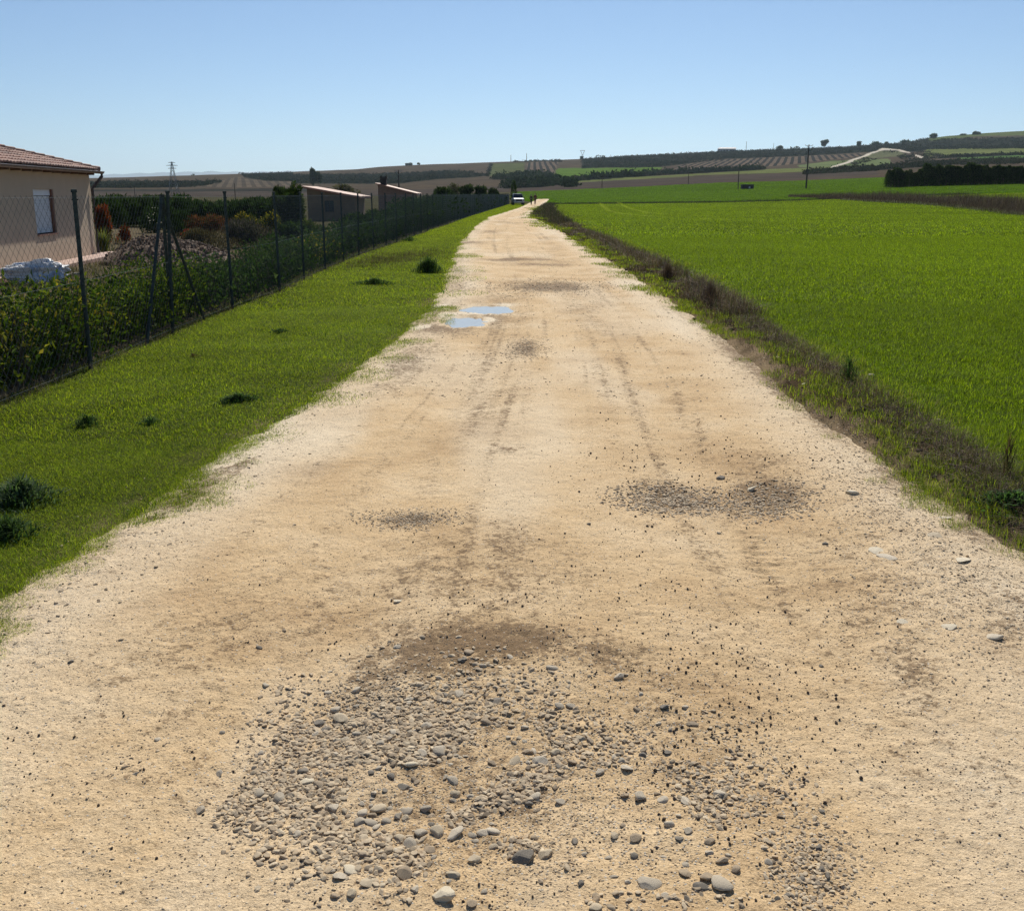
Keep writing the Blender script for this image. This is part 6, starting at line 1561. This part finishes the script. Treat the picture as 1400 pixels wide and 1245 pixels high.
crest = [(1127, 190.5, 12, 'tree1', 'lone upright tree on the ridge skyline'), (1066, 197.5, 9, 'tree0', 'round tree on the ridge right of the short mast'), (1199, 190.5, 17, 'tree0', 'broad tree on the ridge above the white track bend'), (1175, 193, 8, 'tree2', 'small tree on the ridge left of the broad tree'),
         (1211, 193.5, 6, 'tree1', 'small tree right of the broad ridge tree'), (1236, 191, 16, 'tree2', 'low wide tree where the ridge begins to climb'), (1275, 182, 13, 'tree1', 'dark bush cluster at the top of the right hill start'), (1315, 181, 10, 'tree0', 'small tree on the right hill slope'),
         (1333, 179, 15, 'tree1', 'largest dark tree on the right hill slope'), (555, 223, 5, 'tree1', 'tiny tree on the left ridge line'), (561, 222.5, 9, 'tree2', 'low bush clump on the left ridge line'), (572, 221.5, 5, 'tree0', 'tiny tree right of the ridge clump'),
         (1085, 200, 12, 'bush0', 'low bushes on the ridge between the two poles'), (796, 213.5, 6, 'tree2', 'dark bush below the hourglass pylon'), (824, 212.5, 12, 'bush1', 'low bush clump on the ridge right of the hourglass pylon'), (728, 218.5, 7, 'bush0', 'dark low bush beside the ridge masts'), (260, 238, 6, 'bush1', 'tiny bush on the left skyline'), (330, 236, 8, 'bush1', 'tiny bush clump on the skyline above the fan shaped field')]
for i, (px, pyt, w, kd, lab) in enumerate(crest):
    Yd = 1870; b = At(px, 200, Yd); zb = float(zbig(b[0], Yd)); h = At(px, pyt, Yd)[2] - zb
    ht = At(px, pyt, Yd)[2]
    h = max(h, w * .95 / 1440 * Yd); place(kd, b[0], Yd, h, lab, wk=(w / 1440 * Yd) / h / 1.15, z=min(ht - h, zb))
# conifer row behind the brown scrub
r = np.random.default_rng(77); CG = 'conifers in the dense dark row behind the brown scrub'
xs = np.arange(1214, 1470, 4.2)
for i, px in enumerate(xs):
    px = px + r.normal(0, 1.0); Yd = 250 - (px - 1210) * .10
    pyb = 251.5 - (px - 1210) * .028; top = 233 if px < 1262 else 227; top += 1.2 + r.normal(0, 2.4)
    b = At(px, pyb, Yd); zb = float(zbig(b[0], Yd)); h = At(px, top, Yd)[2] - zb
    lab = 'dark conifer in the dense row behind the brown scrub, one of the crowded tops'
    if i == 0: lab = 'leftmost conifer of the dense row behind the brown scrub'
    place('con%d' % (i % 3), b[0], Yd, h, lab, group=CG, wk=r.uniform(.9, 1.3))
    if i % 2 == 0:
        b = At(px + 3, pyb, Yd + 4); place('con%d' % ((i + 1) % 3), b[0], Yd + 4, h * r.uniform(.85, 1.0), 'dark conifer of the second rank inside the dense row behind the brown scrub', group='second rank of the dense conifer row', wk=1.5)
# tree line and scrub on the far slopes
def slope_scrub(name, label, polys, n, s0, s1, pal, seed, ysel=(400, 2000)):
    r = np.random.default_rng(seed); P = []; Sx = []
    m = 0
    while m < n:
        u = r.uniform(-.62, .62, 40000); Y = np.exp(r.uniform(math.log(ysel[0]), math.log(ysel[1]), 40000)); X = u * Y
        z = zbig(X, Y); px, py = topx(X, Y, z); k = np.zeros(len(X), bool)
        for po in polys: k |= inpoly(px, py, po)
        dens = (fbm(X / 45, Y / 70, seed, 3) > -.35)
        for pt in PATCH:
            if pt[1] == WHITE: dens &= ~(inpoly(px, py, pt[0]) | inpoly(px, py - 1.2, pt[0]) | inpoly(px, py - 2.4, pt[0]))
        k &= dens; P.append(np.stack([X[k], Y[k], z[k]], 1)); m += k.sum()
        if len(P) > 60: break
    P = np.concatenate(P)[:n]; n = len(P); k = 14
    sz = r.uniform(s0, s1, n) * (.5 + r.random(n)); C = np.repeat(P, k, 0) + r.normal(0, 1, (n * k, 3)) * np.repeat(sz, k)[:, None] * np.array([.45, .45, .25]) + np.array([0, 0, 1]) * np.repeat(sz, k)[:, None] * .35
    D = r.normal(size=(n * k, 3)); L = np.repeat(sz, k) * .6
    cc = np.repeat(cols_of(pal, n, r, .4), k, 0)
    a, f, c = leaves(C, D, L, L * .7, cc, r); return tag(mk(name, a, f, M_scrub, None, {'col': c}), label, kind='stuff')
slope_scrub('hillside_scrub', 'dark scrub bushes growing over the steep slopes of the ridge', [p[0] for p in PATCH if p[1] == SCRUB] + [[(700, 217.5), (768, 216.5), (768, 222), (700, 222)]], 26000, 0.9, 2.3, [(.035, .042, .025), (.024, .032, .02), (.05, .048, .035)], 120)
slope_scrub('tree_line', 'dark blue green line of distant trees behind the far green field', [[(690, 258), (692, 251), (762, 247.5), (768, 252), (740, 256)], [(673, 245), (680, 242), (756, 240), (750, 243)], [(770, 247), (900, 238), (1040, 230.5), (1040, 232), (900, 239.5)], [(776, 252), (782, 252), (782, 256), (776, 256)]], 1500, 2.2, 4.2, [(.025, .04, .02), (.035, .05, .025)], 121, (430, 1500))
slope_scrub('field_edge_bushes', 'bushes and rough ground along the field edges below the white track', [[(1150, 222), (1180, 216), (1200, 218), (1170, 226)], [(1225, 214), (1262, 206), (1300, 215), (1240, 222)], [(1250, 222), (1330, 219), (1500, 212), (1500, 222), (1330, 226), (1250, 227)], [(1100, 237), (1200, 232), (1200, 234), (1100, 239)]], 2600, .8, 2.0, [(.06, .055, .045), (.04, .05, .03)], 122, (500, 1500))

# ------------------------------------------------------------------ dry brown scrub strip beyond the crop
r = np.random.default_rng(88)
fx_ = [(1085, 265), (1110, 268), (1200, 277), (1300, 286), (1400, 297), (1520, 311)]
fw = sorted([G(a, b)[:2] if b > 272 else (At(a, b, 200 if a > 1100 else 240)[0], 200 if a > 1100 else 240) for a, b in fx_])
n = 42000; t = r.random(n); px = 1078 + 470 * t
fy = np.interp(px, [p[0] for p in fx_], [p[1] for p in fx_])
Yf = np.interp(px, [1078, 1110, 1200, 1300, 1400, 1550], [205, 185, 150, 118, 92, 74])
dp = np.where(r.random(n) < .35, 0.0, 1.0) * r.random(n) * np.interp(px, [1078, 1200, 1550], [10, 26, 30]) + r.normal(0, 1.0, n)
Y = Yf + dp; X = (px - 700) / 1445 * Y
k = fbm(X / 5, Y / 9, 91, 3) > -.45; X, Y, dpk, pk = X[k], Y[k], dp[k], px[k]
hh = r.uniform(.35, 1.0, len(X)) * np.interp(pk, [1078, 1130, 1250, 1550], [.7, 1.25, 1.6, 1.5]) * (1 + .3 * fbm(X / 3, Y / 3, 92, 2)) * np.clip(.45 + dpk / 7, .4, 1)
stalks('dry_scrub', np.stack([X, Y], 1), hh, .03 * Y / 100 * r.uniform(.6, 1.4, len(X)), [(.115, .075, .065), (.09, .06, .055), (.15, .10, .08), (.07, .055, .045), (.20, .16, .12)], 'strip of reddish brown dead weeds beyond the crop', 89, lean=.9)
n = 9000; px = r.uniform(1150, 1550, n); Yf = np.interp(px, [1078, 1110, 1200, 1300, 1400, 1550], [205, 185, 150, 118, 92, 74]); Y = Yf - np.abs(r.normal(0, 3.0, n)); X = (px - 700) / 1445 * Y
stalks('scrub_fringe', np.stack([X, Y], 1), r.uniform(.15, .55, n), .028 * Y / 100 * r.uniform(.6, 1.4, n), [(.08, .11, .03), (.20, .18, .10), (.10, .09, .05), (.4, .36, .26)], 'mixed green and straw coloured weeds in front of the brown strip', 90, lean=1.0)
# darker grassy border beyond the crop
n = 9000; Y = r.normal(176, 3.5, n); X = r.uniform(6, 76, n)
stalks('field_margin', np.stack([X, Y], 1), r.uniform(.1, .4, n), np.full(n, .06), [(.06, .07, .03), (.10, .08, .06), (.05, .08, .02)], 'dark weedy margin between the crop and the field beyond it', 94, lean=1.0)
# weeds in the bend of the track
n = 7000; Y = np.exp(r.uniform(math.log(60), math.log(175), n)); c = r.normal(.6, .3, n); X = roadR(Y) + c * (fieldL(Y) - roadR(Y)) ; k = (c > .05)
stalks('bend_weeds', np.stack([X[k], Y[k]], 1), r.uniform(.15, .55, int(k.sum())), .02 * Y[k] / 60, [(.07, .07, .04), (.10, .08, .06), (.13, .10, .08), (.05, .07, .025)], 'grey brown weeds filling the inside of the bend', 95, lean=.8)
# ------------------------------------------------------------------ haze
def haze():
    me = MB(); me.box((0, 12800, 420), (46000, 26200, 860)); o = me.build('haze', None)
    m = bpy.data.materials.new('haze'); m.use_nodes = True; t = m.node_tree; t.nodes.clear()
    v = t.nodes.new('ShaderNodeVolumePrincipled'); v.inputs['Color'].default_value = (.66, .84, 1, 1); v.inputs['Density'].default_value = .000042; v.inputs['Anisotropy'].default_value = .5
    mo = t.nodes.new('ShaderNodeOutputMaterial'); t.links.new(v.outputs[0], mo.inputs['Volume']); o.data.materials.append(m)
    tag(o, 'thin pale haze in the air over the whole landscape', kind='stuff')
haze()
